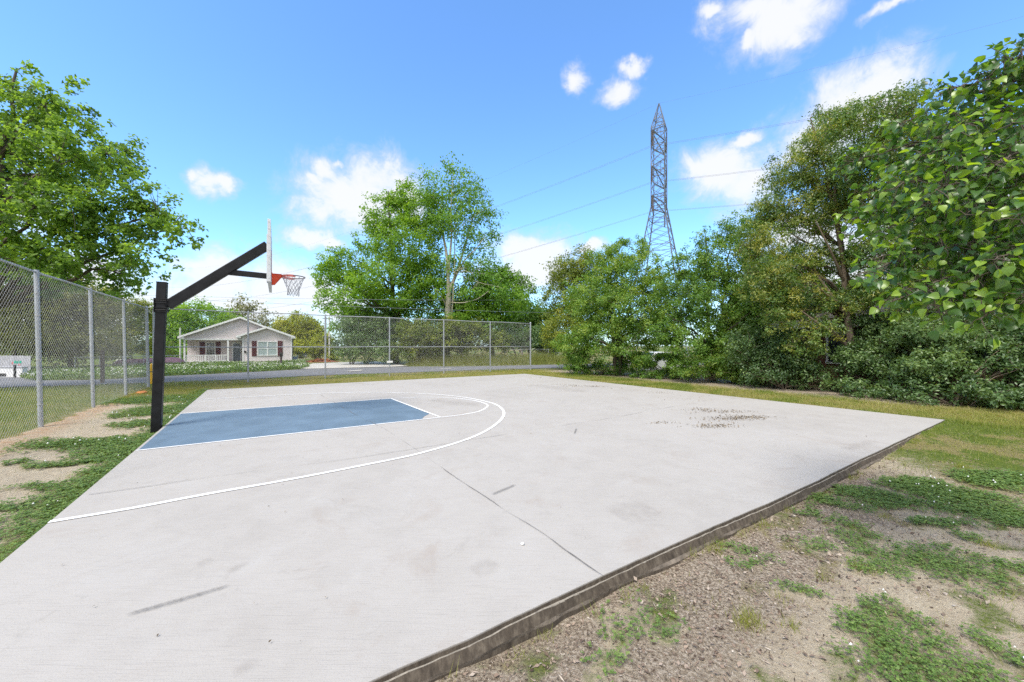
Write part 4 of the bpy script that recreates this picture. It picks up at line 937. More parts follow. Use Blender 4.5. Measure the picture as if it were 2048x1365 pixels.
for wc, ww, z0_, z1_ in ((9.6, 1.3, .9, 2.1), (12.4, 1.6, .9, 2.1), (15.6, 1.4, .9, 2.1), (19.0, 1.2, .9, 2.1)):
    g = GB()
    for s in (-1, 0, 1): g.box(RB(bu - .035, wc + s * ww / 2, (z0_ + z1_) / 2), D1_3, YN, UP, .06, .07, z1_ - z0_)
    for z_ in (z0_, z1_): g.box(RB(bu - .032, wc, z_), D1_3, YN, UP, .05, ww + .1, .07)
    fr = g.build('window', M['white'], bh); g = GB(); g.box(RB(bu - .012, wc, (z0_ + z1_) / 2), D1_3, YN, UP, .02, ww, z1_ - z0_); sub_child(g.build('pane', M['glass']), fr)

# ------------------------------------------------------------------ lattice tower and lines
TD = 70.0; TB = W(1318, 0, TD); TB[2] = -0.6
LD = np.array([-0.84, 0.54, 0]); LD /= np.linalg.norm(LD); CD = np.array([0.54, 0.84, 0]); CD /= np.linalg.norm(CD)
tw = thing('lattice_tower', 'tall grey steel lattice power tower rising behind the right-hand trees', 'power tower', TB)
def tz(py): return H + (HY - py) * TD / F
def hwid(z):                                            # half width of the body at a height
    za, zb_ = tz(415), tz(515)
    if z >= tz(258): return max(0.05, 1.15 * (tz(207) - z) / (tz(207) - tz(258)))
    if z >= za: return 1.15
    return 1.15 + (za - z) * (2.66 - 1.15) / (za - zb_)
CORN = [(-1, -1), (1, -1), (1, 1), (-1, 1)]
TC = np.array([TB[0], TB[1], 0])
def tc(i, z): a, b = CORN[i % 4]; h_ = hwid(z); return TC + (LD * a + CD * b) * h_ + UP * z
ztop_ = tz(207)
for i in range(4):
    g = GB(); lv_ = [-0.6, tz(515), tz(415), tz(258), ztop_ - .1]
    for a, b in zip(lv_[:-1], lv_[1:]): g.bar(tc(i, a), tc(i, b), 0.16 if b < tz(300) else 0.12)
    g.build('leg', M['tower'], tw)
zl = [-0.6, 4.2, 8.2, 11.6, 14.5, 17.0]; zl = [z for z in zl if z < tz(515) - 1] + [tz(515), tz(495), tz(475), tz(457), tz(440), tz(425), tz(415)]
zl += [tz(415) + k * (tz(258) - tz(415)) / 9 for k in range(1, 10)] + [tz(240), tz(225)]
for i in range(4):
    g = GB()
    for k, (a, b) in enumerate(zip(zl[:-1], zl[1:])):
        g.bar(tc(i, a), tc(i + 1, b), 0.065); g.bar(tc(i + 1, a), tc(i, b), 0.065)
        if k % 3 == 0 or abs(a - tz(415)) < .1 or abs(a - tz(258)) < .1: g.bar(tc(i, a), tc(i + 1, a), 0.10)
    g.build('lattice', M['tower'], tw)
arm_z = []
for pyt, pyb, lg in ((262, 290, 5.2), (326, 360, 5.6), (392, 413, 5.2)):
    zt2, zb2 = tz(pyt), tz(pyb)
    for s in (-1, 1):
        g = GB(); tip = TC + CD * s * lg + UP * (zb2 + 0.25)
        for a in (-1, 1):
            g.bar(TC + LD * a * hwid(zt2) + CD * s * hwid(zt2) + UP * zt2, tip, 0.15); g.bar(TC + LD * a * hwid(zb2) + CD * s * hwid(zb2) + UP * zb2, tip, 0.15)
            for f in (.3, .6):
                q0_ = TC + LD * a * 1.15 + CD * s * 1.15 + UP * zt2; q1_ = TC + LD * a * 1.15 + CD * s * 1.15 + UP * zb2
                g.bar(q0_ + (tip - q0_) * f, q1_ + (tip - q1_) * f, .07)
        ar = g.build('crossarm', M['tower'], tw)
        g = GB(); n_ = 14; g.tube([tip - UP * (0.1 + 2.6 * k / (2 * n_)) for k in range(2 * n_ + 1)], [0.06 if k % 2 else 0.17 for k in range(2 * n_ + 1)], 8); sub_child(g.build('insulator', M['insul']), ar)
    arm_z.append((zb2 - 2.5, lg))
def cable(label, p_at, dzl, dzr, rad, group, twin=0.0):
    """one conductor hung through the tower: sagging spans to the next towers on both sides"""
    g = GB()
    for o_ in ((0,) if twin == 0 else (-twin / 2, twin / 2)):
        pts = []
        for s, sp, dz in ((1, 260, dzl), (-1, 230, dzr)):
            seg = []
            for k in range(41):
                f = k / 40; seg.append(p_at + LD * s * sp * f + CD * o_ + UP * (dz * f - 4 * 8.5 * f * (1 - f)))
            pts = (seg[::-1] if s == 1 else pts[:-1] + seg)
        g.tube(pts, rad, 5)
    return tag(g.build('power_line', M['cable']), label, 'power line', group)
cable("thin ground wire strung from the tower's peak", TC + UP * ztop_, -2, 6, 0.009, 'lines on the lattice tower')
names = ['top', 'middle', 'bottom']
for (z_, lg), nm in zip(arm_z, names):
    for s in (-1,):
        cable("twin high-voltage line hung from the tower's %s crossarm" % nm, TC + CD * s * lg + UP * z_, -2, 6, 0.016, 'lines on the lattice tower', 0.4)
def utility(label, a, b, sag, rad=0.011):
    g = GB(); g.tube([a + (b - a) * k / 30 - UP * sag * 4 * (k / 30) * (1 - k / 30) for k in range(31)], rad, 5); tag(g.build('utility_wire', M['cable']), label, 'wire', 'street wires')
utility('single street wire passing just above the far fence and the house', W(300, 596, 27), W(1330, 630, 40), 0.2)
utility('street wire crossing in front of the central trees above the other one', W(-200, 575, 25), W(1330, 596, 40), 0.5)

# ------------------------------------------------------------------ trees
def unit(v): return v / (np.linalg.norm(v, axis=-1, keepdims=True) + 1e-9)
def leaves(P, Nrm, L, Wd, tint, mat, name, parent=None, droop=0.0, fold=0.25):
    """one folded diamond per leaf: base, two shoulders and tip, split along the midrib"""
    n = len(P)
    a = unit(np.cross(Nrm, rng.normal(size=(n, 3)))); a[:, 2] -= droop; a = unit(a)
    b = unit(np.cross(a, Nrm)); nn = np.cross(b, a)
    L = L[:, None]; Wd = Wd[:, None]
    v = np.stack([P, P + a * L * 0.42 + b * Wd * 0.5 + nn * Wd * fold, P + a * L, P + a * L * 0.42 - b * Wd * 0.5 + nn * Wd * fold], 1).reshape(-1, 3)
    i = np.arange(n)[:, None] * 4
    f = np.concatenate([i + np.array([[0, 1, 2]]), i + np.array([[0, 2, 3]])], 1).reshape(-1, 3)
    return mesh_np(name, v, f, mat, parent, np.repeat(np.clip(tint, 0, 1), 2))
def blob(px, py, rx, ry, d, k=1.0):
    """a lobe of a crown: photo ellipse carried out to its own distance, as deep as it is wide"""
    return (W(px, py, d), np.array([rx * d / F, rx * d / F * k, ry * d / F]))
class Tubes:
    def __init__(s): s.V = []; s.F = []; s.n = 0
    def add(s, pts, rad, k=6):
        pts = np.asarray(pts); m = len(pts)
        d = np.gradient(pts, axis=0); d = unit(d); ref = np.where(np.abs(d[:, 2:3]) < .9, np.array([[0, 0, 1.0]]), np.array([[1.0, 0, 0]]))
        u = unit(np.cross(d, ref)); w = np.cross(d, u); an = np.arange(k) * 2 * math.pi / k
        v = pts[:, None, :] + np.asarray(rad)[:, None, None] * (np.cos(an)[None, :, None] * u[:, None, :] + np.sin(an)[None, :, None] * w[:, None, :])
        idx = np.arange(m * k).reshape(m, k); nx = np.roll(idx, -1, 1)
        f = np.stack([idx[:-1], nx[:-1], nx[1:], idx[1:]], -1).reshape(-1, 4) + s.n
        s.V.append(v.reshape(-1, 3)); s.F.append(f); s.n += m * k
    def build(s, name, mat, parent): return mesh_np(name, np.concatenate(s.V), np.concatenate(s.F), mat, parent, smooth_=True)
def bez(a, b, c, n): t = np.linspace(0, 1, n)[:, None]; return (1 - t) ** 2 * a + 2 * t * (1 - t) * b + t * t * c
def tree(name, label, cat, base, blobs, clusters, per, leaf, mat, bark, tr, group=None, cr=0.22, limbs=26, twigs=160, stems=1, fork=0.25, hol=0.55, flat_=0.75, aspect=0.62, lean_to=None, tvar=0.18, tbias=0.45, up=0.6, extra=None, ragged=0.35, droop=0.3):
    base = np.array([base[0], base[1], float(zf(base[0], base[1]))])
    t = thing(name, label, cat, base, group)
    C_ = np.array([b[0] for b in blobs]); R_ = np.array([b[1] for b in blobs])
    wgt = (R_[:, 0] * R_[:, 2]) ** 1.0; wgt /= wgt.sum()
    bi = rng.choice(len(blobs), clusters, p=wgt)
    dirs = unit(rng.normal(size=(clusters, 3)))
    rad = hol + (1 - hol) * rng.random(clusters) ** 0.7
    rad *= 1 + ragged * (rng.random(clusters) - 0.55)
    cc = C_[bi] + dirs * R_[bi] * rad[:, None]
    cc[:, 2] = np.maximum(cc[:, 2], base[2] + 0.12)
    csz = cr * np.sqrt(R_[bi].min(1) * R_.min(1).mean()) * (0.6 + 0.8 * rng.random(clusters))
    cnt = np.maximum(max(4, per // 3), (per * (0.5 + rng.random(clusters)) * (csz / csz.mean()) ** 1.5).astype(int))
    own = np.repeat(np.arange(clusters), cnt); n = len(own)
    off = rng.normal(size=(n, 3)) * csz[own][:, None] * np.array([0.62, 0.62, 0.62 * flat_])
    P = cc[own] + off
    P[:, 2] = np.maximum(P[:, 2], base[2] + 0.05)
    outw = unit(cc - C_[bi])[own] * 0.35 + unit(off) * 0.3
    nr = unit(outw + np.array([0, 0, up]) + 0.6 * rng.normal(size=(n, 3)))
    ct = tbias + tvar * rng.normal(size=clusters)
    tint = ct[own] + 0.13 * rng.normal(size=n)
    L = leaf * (0.65 + 0.7 * rng.random(n))
    leaves(P, nr, L, L * aspect, tint, mat, 'crown', t, droop)
    # wood
    tb = Tubes(); zc = C_[:, 2].mean(); topz = (C_[:, 2] + R_[:, 2] * 0.1).max(); cen = (C_ * wgt[:, None]).sum(0)
    samples = []; srad = []
    for s in range(stems):
        tgt = cen.copy() if lean_to is None else np.asarray(lean_to, float).copy()
        tgt[2] = topz
        if stems > 1:
            k = rng.integers(len(blobs)); tgt[:2] = C_[k][:2] + rng.normal(size=2) * R_[k][:2] * 0.3; tgt[2] = C_[k][2] + R_[k][2] * 0.5
        b0 = base + np.array([rng.normal() * tr * 1.5, rng.normal() * tr * 1.5, -0.2]) * (1 if stems > 1 else 0) + np.array([0, 0, -0.15])
        mid = (b0 + tgt) / 2 + np.append(rng.normal(size=2) * 0.06 * (tgt[2] - b0[2]), 0) - np.append((tgt - b0)[:2] * 0.25, 0)
        pts = bez(b0, mid, tgt, 16); pts[1:-1, :2] += rng.normal(size=(14, 2)) * tr * 0.25
        tt = np.linspace(0, 1, 16); r = tr * (1 - 0.88 * tt) / (1 if stems == 1 else 1.2); r[0] *= 1.5; r[1] *= 1.12
        tb.add(pts, r, 10); samples.append(pts[int(16 * fork):]); srad.append(r[int(16 * fork):])
    S0 = np.concatenate(samples); R0 = np.concatenate(srad)
    lims = rng.choice(clusters, min(limbs, clusters), replace=False)
    LS = [S0]; 
    for k in lims:
        q = cc[k]; dz = q[2] - S0[:, 2]; hd = np.hypot(*(S0[:, :2] - q[:2]).T)
        cost = np.abs(dz - 0.7 * hd) + 0.4 * hd; j = int(np.argmin(cost)); a = S0[j]
        m = a + (q - a) * 0.5 + np.array([0, 0, 0.10 * np.linalg.norm(q - a)]) + rng.normal(size=3) * 0.07 * np.linalg.norm(q - a)
        pts = bez(a, m, q, 9); pts[1:-1] += rng.normal(size=(7, 3)) * 0.012 * np.linalg.norm(q - a)
        tb.add(pts, np.linspace(R0[j] * 0.55 + 0.004, max(0.006, leaf * 0.06), 9), 6); LS.append(pts[2:])
    LS = np.concatenate(LS)
    for k in rng.choice(clusters, min(twigs, clusters), replace=False):
        d = LS - cc[k]; j = int(np.argmin((d ** 2).sum(1))); a = LS[j]; q = cc[k]; ln = np.linalg.norm(q - a)
        if ln < 0.05: continue
        m = (a + q) / 2 + rng.normal(size=3) * 0.12 * ln
        tb.add(bez(a, m, q, 5), np.linspace(max(0.005, tr * 0.07), 0.004, 5), 4)
    if extra is not None: extra(tb)
    tb.build('trunk', bark, t)
    return t

# left maple, its trunk just outside the frame
d = 13.0
tree('maple_tree', 'large spreading maple with fresh green leaves behind the left fence', 'tree', W(-70, 0, d)[:2],
     [blob(30, 215, 85, 75, d), blob(105, 215, 55, 60, d - .6), blob(165, 235, 40, 50, d), blob(10, 330, 120, 90, d), blob(140, 320, 90, 75, d - 1), blob(225, 330, 65, 65, d + .6), blob(70, 430, 150, 75, d - 1.2),
      blob(215, 430, 100, 75, d - .5), blob(310, 420, 52, 55, d), blob(360, 455, 42, 34, d - .3), blob(290, 510, 60, 45, d - .5), blob(180, 510, 100, 55, d), blob(40, 510, 120, 60, d - 1.5),
      blob(-140, 300, 150, 180, d), blob(-130, 500, 160, 90, d), blob(55, 150, 22, 28, d), blob(150, 165, 14, 26, d), blob(392, 478, 22, 16, d), blob(110, 560, 110, 40, d + 1.5), blob(250, 560, 60, 30, d + .8)],
     1500, 42, 0.115, M['leaf_maple'], M['bark'], 0.24, cr=0.16, limbs=50, twigs=380, fork=0.3, hol=0.2, aspect=0.75, ragged=0.4, tvar=0.24)
# backdrop beyond the left fence
for (lab, bx, bl_, mt_, cl, tb_) in (
    ('dark bushy tree behind the grey board fence at far left', (30, 27), [blob(20, 640, 90, 75, 27), blob(-90, 620, 110, 100, 28), blob(40, 580, 70, 50, 27.5), blob(85, 680, 60, 45, 26.5)], 'leaf_backdrop', 520, .34),
    ('broad olive tree between the second and third posts of the left fence', (140, 29), [blob(135, 640, 75, 80, 29), blob(110, 590, 60, 50, 29), blob(170, 690, 60, 42, 28.5), blob(185, 610, 40, 50, 29)], 'leaf_backdrop', 440, .4),
    ('loose yellowish tree seen by the corner of the left fence', (250, 36), [blob(245, 640, 55, 45, 36), blob(270, 690, 60, 30, 36), blob(210, 600, 50, 40, 36), blob(285, 640, 25, 50, 37), blob(225, 690, 45, 30, 35)], 'leaf_olive', 330, .6)):
    tree('leafy_tree', lab, 'tree', W(bx[0], 0, bx[1])[:2], bl_, cl, 60, 0.17, M[mt_], M['bark'], 0.16, 'trees beyond the left fence', cr=0.26, limbs=18, twigs=60, tbias=tb_, hol=0.3)
# behind the house
tree('leafy_tree', 'bright green tree mass rising behind the left roof of the pale house', 'tree', W(385, 0, 58)[:2], [blob(345, 650, 45, 45, 58), blob(400, 640, 55, 34, 58), blob(455, 648, 35, 30, 58), blob(380, 690, 70, 36, 57)], 480, 50, 0.30, M['leaf_bright'], M['bark'], 0.3, 'trees behind the house', cr=0.25, limbs=14, twigs=50, hol=0.35, tbias=.55)
tree('sparse_tree', 'wispy pale tree with thin leaves above the roof ridge of the house', 'tree', W(505, 0, 62)[:2], [blob(495, 615, 30, 24, 62), blob(525, 640, 32, 26, 62), blob(470, 630, 22, 22, 62), blob(515, 660, 45, 24, 62)], 190, 11, 0.36, M['leaf_pale'], M['barkgrey'], 0.22, 'trees behind the house', cr=0.3, limbs=24, twigs=120, hol=0.1)
tree('round_tree', 'rounded yellow-green tree right of the pale house', 'tree', W(603, 0, 62)[:2], [blob(598, 660, 40, 34, 62), blob(570, 672, 28, 30, 62), blob(625, 672, 22, 30, 62), blob(610, 695, 32, 18, 60)], 420, 46, 0.32, M['leaf_yellow'], M['bark'], 0.3, 'trees behind the house', cr=0.24, limbs=14, twigs=40, hol=0.4, tbias=.5)
tree('shrub', 'yellow-green shrub by the red mulch bed', 'shrub', W(632, 0, 47)[:2], [blob(632, 702, 16, 18, 47), blob(648, 690, 20, 26, 48), blob(666, 706, 16, 16, 47)], 150, 40, 0.22, M['leaf_yellow'], M['bark'], 0.05, 'shrubs across the road', cr=0.3, limbs=8, twigs=20, stems=3, hol=.3)
tree('plant_clump', 'red orange clump of low plants on the mulch bed', 'plant', W(640, 0, 42.6)[:2], [blob(640, 722.5, 20, 3.5, 42.6)], 60, 26, 0.16, M['redplant'], M['bark'], 0.03, None, cr=0.5, limbs=5, twigs=8, stems=3, hol=.2)

# central group
d = 38.0
tree('broadleaf_tree', 'dense bright green tree at the left of the central group', 'tree', W(790, 0, d)[:2],
     [blob(803, 390, 32, 36, d), blob(775, 430, 42, 45, d), blob(845, 420, 45, 50, d), blob(745, 485, 42, 40, d), blob(820, 490, 70, 60, d - 1), blob(690, 535, 48, 45, d), blob(655, 545, 30, 36, d + .5), blob(652, 600, 28, 26, d),
      blob(720, 600, 65, 50, d - 1), blob(780, 570, 75, 55, d - 2), blob(850, 570, 60, 60, d - .5), blob(740, 650, 70, 42, d), blob(830, 650, 60, 40, d)],
     1150, 52, 0.21, M['leaf_bright'], M['bark'], 0.34, 'central trees across the road', cr=0.2, limbs=50, twigs=200, hol=0.45, tbias=.5, ragged=.4)
tree('broadleaf_tree', 'lower rounded green tree at the right of the central group', 'tree', W(985, 0, d + 1)[:2],
     [blob(985, 575, 42, 45, d + 1), blob(945, 590, 45, 42, d + .5), blob(1005, 620, 36, 36, d), blob(950, 640, 60, 36, d), blob(1010, 560, 22, 30, d + 1), blob(1035, 600, 26, 34, d + 1), blob(900, 620, 40, 40, d + 2)],
     560, 52, 0.21, M['leaf_bright'], M['bark'], 0.26, 'central trees across the road', cr=0.22, limbs=24, twigs=70, hol=0.45, tbias=.45)
def sycamore(tb):
    dd = 36.5
    def path(px, r0, r1, n=14): 
        P = np.array(catmull([W(x, y, dd + k) for x, y, k in px], 5)); tb.add(P, np.linspace(r0, r1, len(P)) * 0.8, 8)
    path([(893, 716, 0), (894, 650, 0), (897, 600, 0), (897, 575, 0)], .42, .28)
    path([(897, 577, 0), (895, 530, 0), (890, 490, .2), (880, 450, .4), (874, 415, .5), (866, 380, .6)], .22, .04)
    path([(896, 560, 0), (900, 510, -.3), (903, 470, -.5), (902, 420, -.5), (905, 360, -.4)], .17, .03)
    path([(898, 582, 0), (912, 550, .3), (923, 515, .6), (932, 485, .8), (945, 440, 1), (955, 405, 1)], .22, .035)
    path([(915, 545, .3), (930, 520, -.2), (950, 500, -.6), (972, 470, -.8)], .12, .02)
    path([(899, 605, 0), (925, 606, -1.0), (950, 600, -1.8), (965, 592, -2.2), (978, 582, -2.5)], .06, .02)
    path([(893, 612, 0), (880, 590, -.6), (862, 570, -1)], .08, .02)
d = 36.5
tree('sparse_tree', 'tall thin-leaved tree with pale forked trunk in the middle of the central group', 'tree', W(893, 0, d)[:2],
     [blob(905, 335, 26, 24, d), blob(860, 350, 24, 20, d), blob(880, 390, 45, 38, d), blob(935, 380, 40, 38, d), blob(965, 420, 34, 40, d), blob(910, 440, 60, 50, d), blob(950, 480, 48, 40, d), blob(868, 440, 32, 44, d), blob(985, 465, 18, 40, d), blob(925, 530, 50, 30, d), blob(890, 625, 26, 16, d - 2.5), blob(985, 520, 26, 24, d), blob(960, 545, 44, 30, d - 1), blob(1000, 575, 34, 34, d - 1), blob(930, 590, 36, 22, d - 1.5)],
     540, 25, 0.20, M['leaf_sparse'], M['barkpale'], 0.09, 'central trees across the road', cr=0.30, limbs=36, twigs=120, fork=.45, hol=0.15, aspect=.7, tbias=.45, extra=sycamore, lean_to=W(905, 320, d), ragged=.3)
tree('sparse_tree', 'small wispy tree right of the central group against the cloud', 'tree', W(1045, 0, 56)[:2], [blob(1040, 560, 22, 22, 56), blob(1062, 575, 16, 20, 56), blob(1045, 595, 26, 18, 56)], 90, 15, 0.34, M['leaf_mid'], M['barkgrey'], 0.2, None, cr=0.34, limbs=16, twigs=60, hol=.1)
tree('leafy_tree', 'dark tree mass in the gap right of the central group', 'tree', W(1060, 0, 48)[:2], [blob(1055, 630, 40, 32, 48), blob(1090, 650, 36, 40, 48), blob(1050, 670, 40, 30, 47), blob(1010, 660, 30, 30, 47)], 320, 46, 0.26, M['leaf_mid'], M['bark'], 0.25, None, cr=0.27, limbs=12, twigs=30, hol=.35, tbias=.35)
for lab, px, dd, bl_, mt_, cl in (
    ('dark green shrub at the left foot of the central trees', 700, 35, [blob(695, 690, 34, 30, 35), blob(735, 690, 40, 34, 35), blob(770, 700, 34, 24, 34), blob(720, 650, 50, 30, 36), blob(765, 655, 40, 34, 36)], 'leaf_dark', 360),
    ('light green bushy shrub under the pale forked trunk', 840, 34, [blob(835, 665, 45, 30, 34), blob(815, 700, 40, 22, 34), blob(870, 680, 36, 34, 34), blob(905, 655, 30, 24, 34)], 'leaf_olive', 340),
    ('olive shrub with bare stems right of the pale forked trunk', 930, 34.5, [blob(920, 680, 40, 30, 34.5), blob(950, 660, 36, 26, 35), blob(985, 685, 36, 24, 35)], 'leaf_olive', 240),
    ('dark low shrub at the right foot of the central trees', 1040, 38, [blob(1020, 680, 40, 22, 38), blob(1065, 680, 40, 26, 38), blob(1100, 690, 30, 24, 38)], 'leaf_dark', 230)):
    tree('shrub', lab, 'shrub', W(px, 0, dd)[:2], bl_, cl, 50, 0.17, M[mt_], M['barkgrey'], 0.07, 'shrubs across the road', cr=0.26, limbs=22, twigs=60, stems=4, hol=.3, tbias=.4)

# row along the right side of the court
R = 'trees along the right side of the court'
d = 26
tree('leafy_tree', 'olive yellow tree at the far left end of the right-hand row', 'tree', W(1150, 0, d)[:2], [blob(1140, 545, 45, 42, d), blob(1115, 600, 36, 48, d), blob(1175, 540, 40, 42, d), blob(1120, 665, 42, 42, d - 1), blob(1170, 620, 50, 55, d)], 520, 55, 0.12, M['leaf_olive'], M['bark'], 0.16, R, cr=0.21, limbs=24, twigs=80, hol=.4, tbias=.5)
d = 20.5
tree('leafy_tree', 'pointed light green tree left of the power tower', 'tree', W(1240, 0, d)[:2], [blob(1240, 498, 26, 28, d), blob(1278, 500, 22, 28, d), blob(1210, 535, 42, 40, d), blob(1262, 550, 62, 48, d - .5), blob(1185, 600, 62, 52, d), blob(1262, 620, 84, 58, d - .8), blob(1310, 570, 34, 42, d), blob(1215, 675, 84, 44, d - .5), blob(1150, 690, 44, 40, d + .5), blob(1300, 660, 52, 50, d), blob(1215, 520, 14, 30, d)],
     1050, 62, 0.095, M['leaf_row'], M['bark'], 0.14, R, cr=0.18, limbs=46, twigs=160, stems=3, hol=.45, tbias=.55, ragged=.45)
d = 17.5
tree('leafy_tree', 'bushy green tree right of the power tower', 'tree', W(1420, 0, d)[:2], [blob(1410, 482, 26, 26, d), blob(1450, 470, 26, 28, d), blob(1385, 535, 48, 46, d), blob(1450, 530, 60, 50, d - .5), blob(1365, 600, 62, 52, d), blob(1440, 610, 90, 60, d - .8), blob(1380, 680, 80, 46, d - .6), blob(1470, 690, 80, 44, d - .6), blob(1340, 660, 36, 40, d), blob(1500, 600, 50, 60, d), blob(1490, 470, 42, 46, d - .5), blob(1525, 520, 40, 50, d - .5)],
     1050, 62, 0.085, M['leaf_row'], M['bark'], 0.13, R, cr=0.18, limbs=46, twigs=160, stems=3, hol=.45, tbias=.38, ragged=.45)
d = 14.0
def forks(tb):
    dd = 13.2
    def path(px, r0, r1):
        P = np.array(catmull([W(x, y, dd + k) for x, y, k in px], 5)); tb.add(P, np.linspace(r0, r1, len(P)), 8)
    path([(1716, 770, 0), (1708, 720, 0), (1698, 660, 0), (1690, 590, .2), (1685, 520, .3), (1672, 440, .4), (1668, 340, .6)], .14, .03)
    path([(1704, 705, 0), (1672, 670, -.2), (1640, 650, -.4), (1600, 620, -.6)], .08, .015)
    path([(1694, 630, 0), (1655, 580, .3), (1628, 540, .6), (1590, 480, .8)], .07, .015)
    path([(1687, 560, .2), (1660, 500, -.2), (1630, 440, -.4)], .05, .012)
tree('evergreen_tree', 'tall olive evergreen with sky showing through its forked branches', 'tree', W(1716, 0, d)[:2],
     [blob(1665, 250, 44, 42, d), blob(1625, 300, 44, 40, d), blob(1580, 350, 46, 42, d), blob(1650, 350, 62, 52, d), blob(1545, 420, 42, 44, d), blob(1610, 430, 60, 48, d), blob(1690, 400, 55, 60, d), blob(1525, 480, 46, 46, d - .4), blob(1600, 520, 56, 42, d), blob(1680, 520, 60, 44, d),
      blob(1540, 560, 62, 46, d - .8), blob(1630, 600, 62, 34, d - .8), blob(1720, 600, 50, 44, d - .8), blob(1560, 640, 60, 34, d - .8), blob(1645, 655, 40, 30, d - 1.2), blob(1610, 690, 44, 28, d - 1)],
     1500, 52, 0.085, M['leaf_ever'], M['barkgrey'], 0.13, R, cr=0.22, limbs=60, twigs=330, hol=.3, tbias=.55, aspect=.42, extra=forks, tvar=.28, ragged=.4, droop=.6)
d = 12.0
tree('evergreen_tree', 'tall leafy evergreen beside the olive one, behind the hanging pear branches', 'tree', W(1845, 0, d)[:2],
     [blob(1745, 222, 52, 34, d), blob(1695, 250, 46, 40, d), blob(1725, 320, 60, 50, d), blob(1800, 215, 46, 40, d), blob(1770, 290, 60, 52, d), blob(1860, 290, 70, 70, d), blob(1800, 390, 84, 62, d), blob(1900, 420, 80, 80, d), blob(1780, 490, 66, 52, d), blob(1860, 540, 90, 56, d), blob(1960, 560, 70, 70, d), blob(1790, 600, 60, 44, d)],
     1500, 54, 0.085, M['leaf_ever'], M['barkgrey'], 0.15, R, cr=0.24, limbs=50, twigs=280, hol=.25, tbias=.42, aspect=.45, ragged=.4, droop=.6)
d = 10.3
tree('evergreen_tree', 'dark evergreen with bare lower trunk at the right edge of the photo', 'tree', W(2030, 0, d)[:2],
     [blob(2000, 330, 110, 90, d), blob(2090, 480, 120, 120, d), blob(1990, 520, 90, 80, d), blob(2030, 620, 90, 52, d), blob(2180, 330, 140, 150, d)],
     560, 42, 0.085, M['leaf_ever'], M['barkgrey'], 0.12, R, cr=0.22, limbs=40, twigs=180, stems=3, hol=.3, tbias=.3, aspect=.45, droop=.6)
d = 16.5
tree('leafy_tree', 'shaded leafy tree filling the gap behind the forked evergreen', 'tree', W(1590, 0, d)[:2], [blob(1540, 560, 60, 56, d), blob(1600, 570, 60, 50, d), blob(1500, 620, 50, 60, d), blob(1570, 640, 70, 34, d), blob(1700, 590, 80, 46, d), blob(1790, 600, 80, 50, d), blob(1650, 610, 50, 44, d), blob(1860, 620, 60, 50, d), blob(1600, 690, 60, 40, d), blob(1500, 690, 50, 40, d), blob(1560, 610, 60, 50, d)], 860, 54, 0.10, M['leaf_row'], M['bark'], 0.10, R, cr=0.24, limbs=30, twigs=90, stems=3, hol=.3, tbias=.4)
d = 12.5
tree('leafy_tree', 'leafy tree closing the view at the right edge behind the pear branches', 'tree', W(2060, 0, d)[:2], [blob(2040, 600, 90, 70, d), blob(2000, 660, 70, 50, d), blob(2120, 640, 90, 90, d), blob(1940, 640, 60, 50, d), blob(2090, 500, 90, 80, d)], 520, 50, 0.10, M['leaf_row'], M['bark'], 0.10, R, cr=0.24, limbs=24, twigs=60, stems=3, hol=.3, tbias=.35)
S_ = 'undergrowth shrubs along the right side of the court'
for lab, px, dd, bl_, mt_, cl, tb_ in (
    ('low leafy shrub below the pointed light green tree', 1180, 21, [blob(1165, 728, 46, 24, 21), blob(1215, 738, 50, 16, 21), blob(1260, 725, 40, 24, 21)], 'leaf_row', 260, .4),
    ('thin low shrub in front of the white parked car', 1320, 18.6, [blob(1300, 752, 40, 10, 18.6), blob(1350, 745, 40, 16, 18.4), blob(1290, 722, 30, 20, 18.8), blob(1345, 715, 26, 18, 18.8)], 'leaf_row', 230, .4),
    ('spreading bright-leaved shrub below the bushy green tree', 1410, 16.5, [blob(1395, 735, 50, 26, 16.5), blob(1440, 715, 54, 30, 16.5), blob(1480, 750, 50, 22, 16)], 'leaf_row', 330, .5),
    ('dark ivy-like shrub left of the forked evergreen trunk', 1570, 14, [blob(1530, 740, 60, 36, 14.3), blob(1590, 730, 60, 40, 14), blob(1500, 690, 50, 40, 14.6), blob(1640, 760, 50, 28, 13.4), blob(1560, 690, 60, 36, 14.5)], 'leaf_dark', 420, .35),
    ('glossy shrub in front of the brick house windows', 1760, 12.2, [blob(1730, 720, 56, 36, 12.4), blob(1790, 735, 66, 32, 12), blob(1770, 690, 60, 34, 12.6), blob(1720, 775, 56, 22, 11.8), blob(1830, 650, 50, 34, 12.6), blob(1760, 650, 44, 28, 12.8)], 'leaf_dark', 520, .45),
    ('arching glossy shrub below the pear branches', 1890, 10.6, [blob(1850, 665, 60, 36, 11), blob(1910, 690, 66, 34, 10.6), blob(1860, 730, 60, 30, 10.6), blob(1950, 650, 54, 40, 10.8)], 'leaf_dark', 400, .55),
    ('dark low undergrowth at the right end of the row', 1900, 10, [blob(1830, 780, 60, 26, 10.6), blob(1920, 780, 60, 30, 10), blob(2000, 795, 70, 26, 9.4), blob(2090, 790, 60, 40, 9.2), blob(1990, 740, 60, 34, 9.8), blob(2060, 700, 60, 60, 9.6), blob(2150, 700, 70, 90, 9.6)], 'leaf_dark', 520, .3)):
    tree('shrub', lab, 'shrub', W(px, 0, dd)[:2], bl_, cl, 46, 0.085, M[mt_], M['barkgrey'], 0.035, S_, cr=0.24, limbs=26, twigs=90, stems=5, hol=.3, tbias=tb_, aspect=.5)

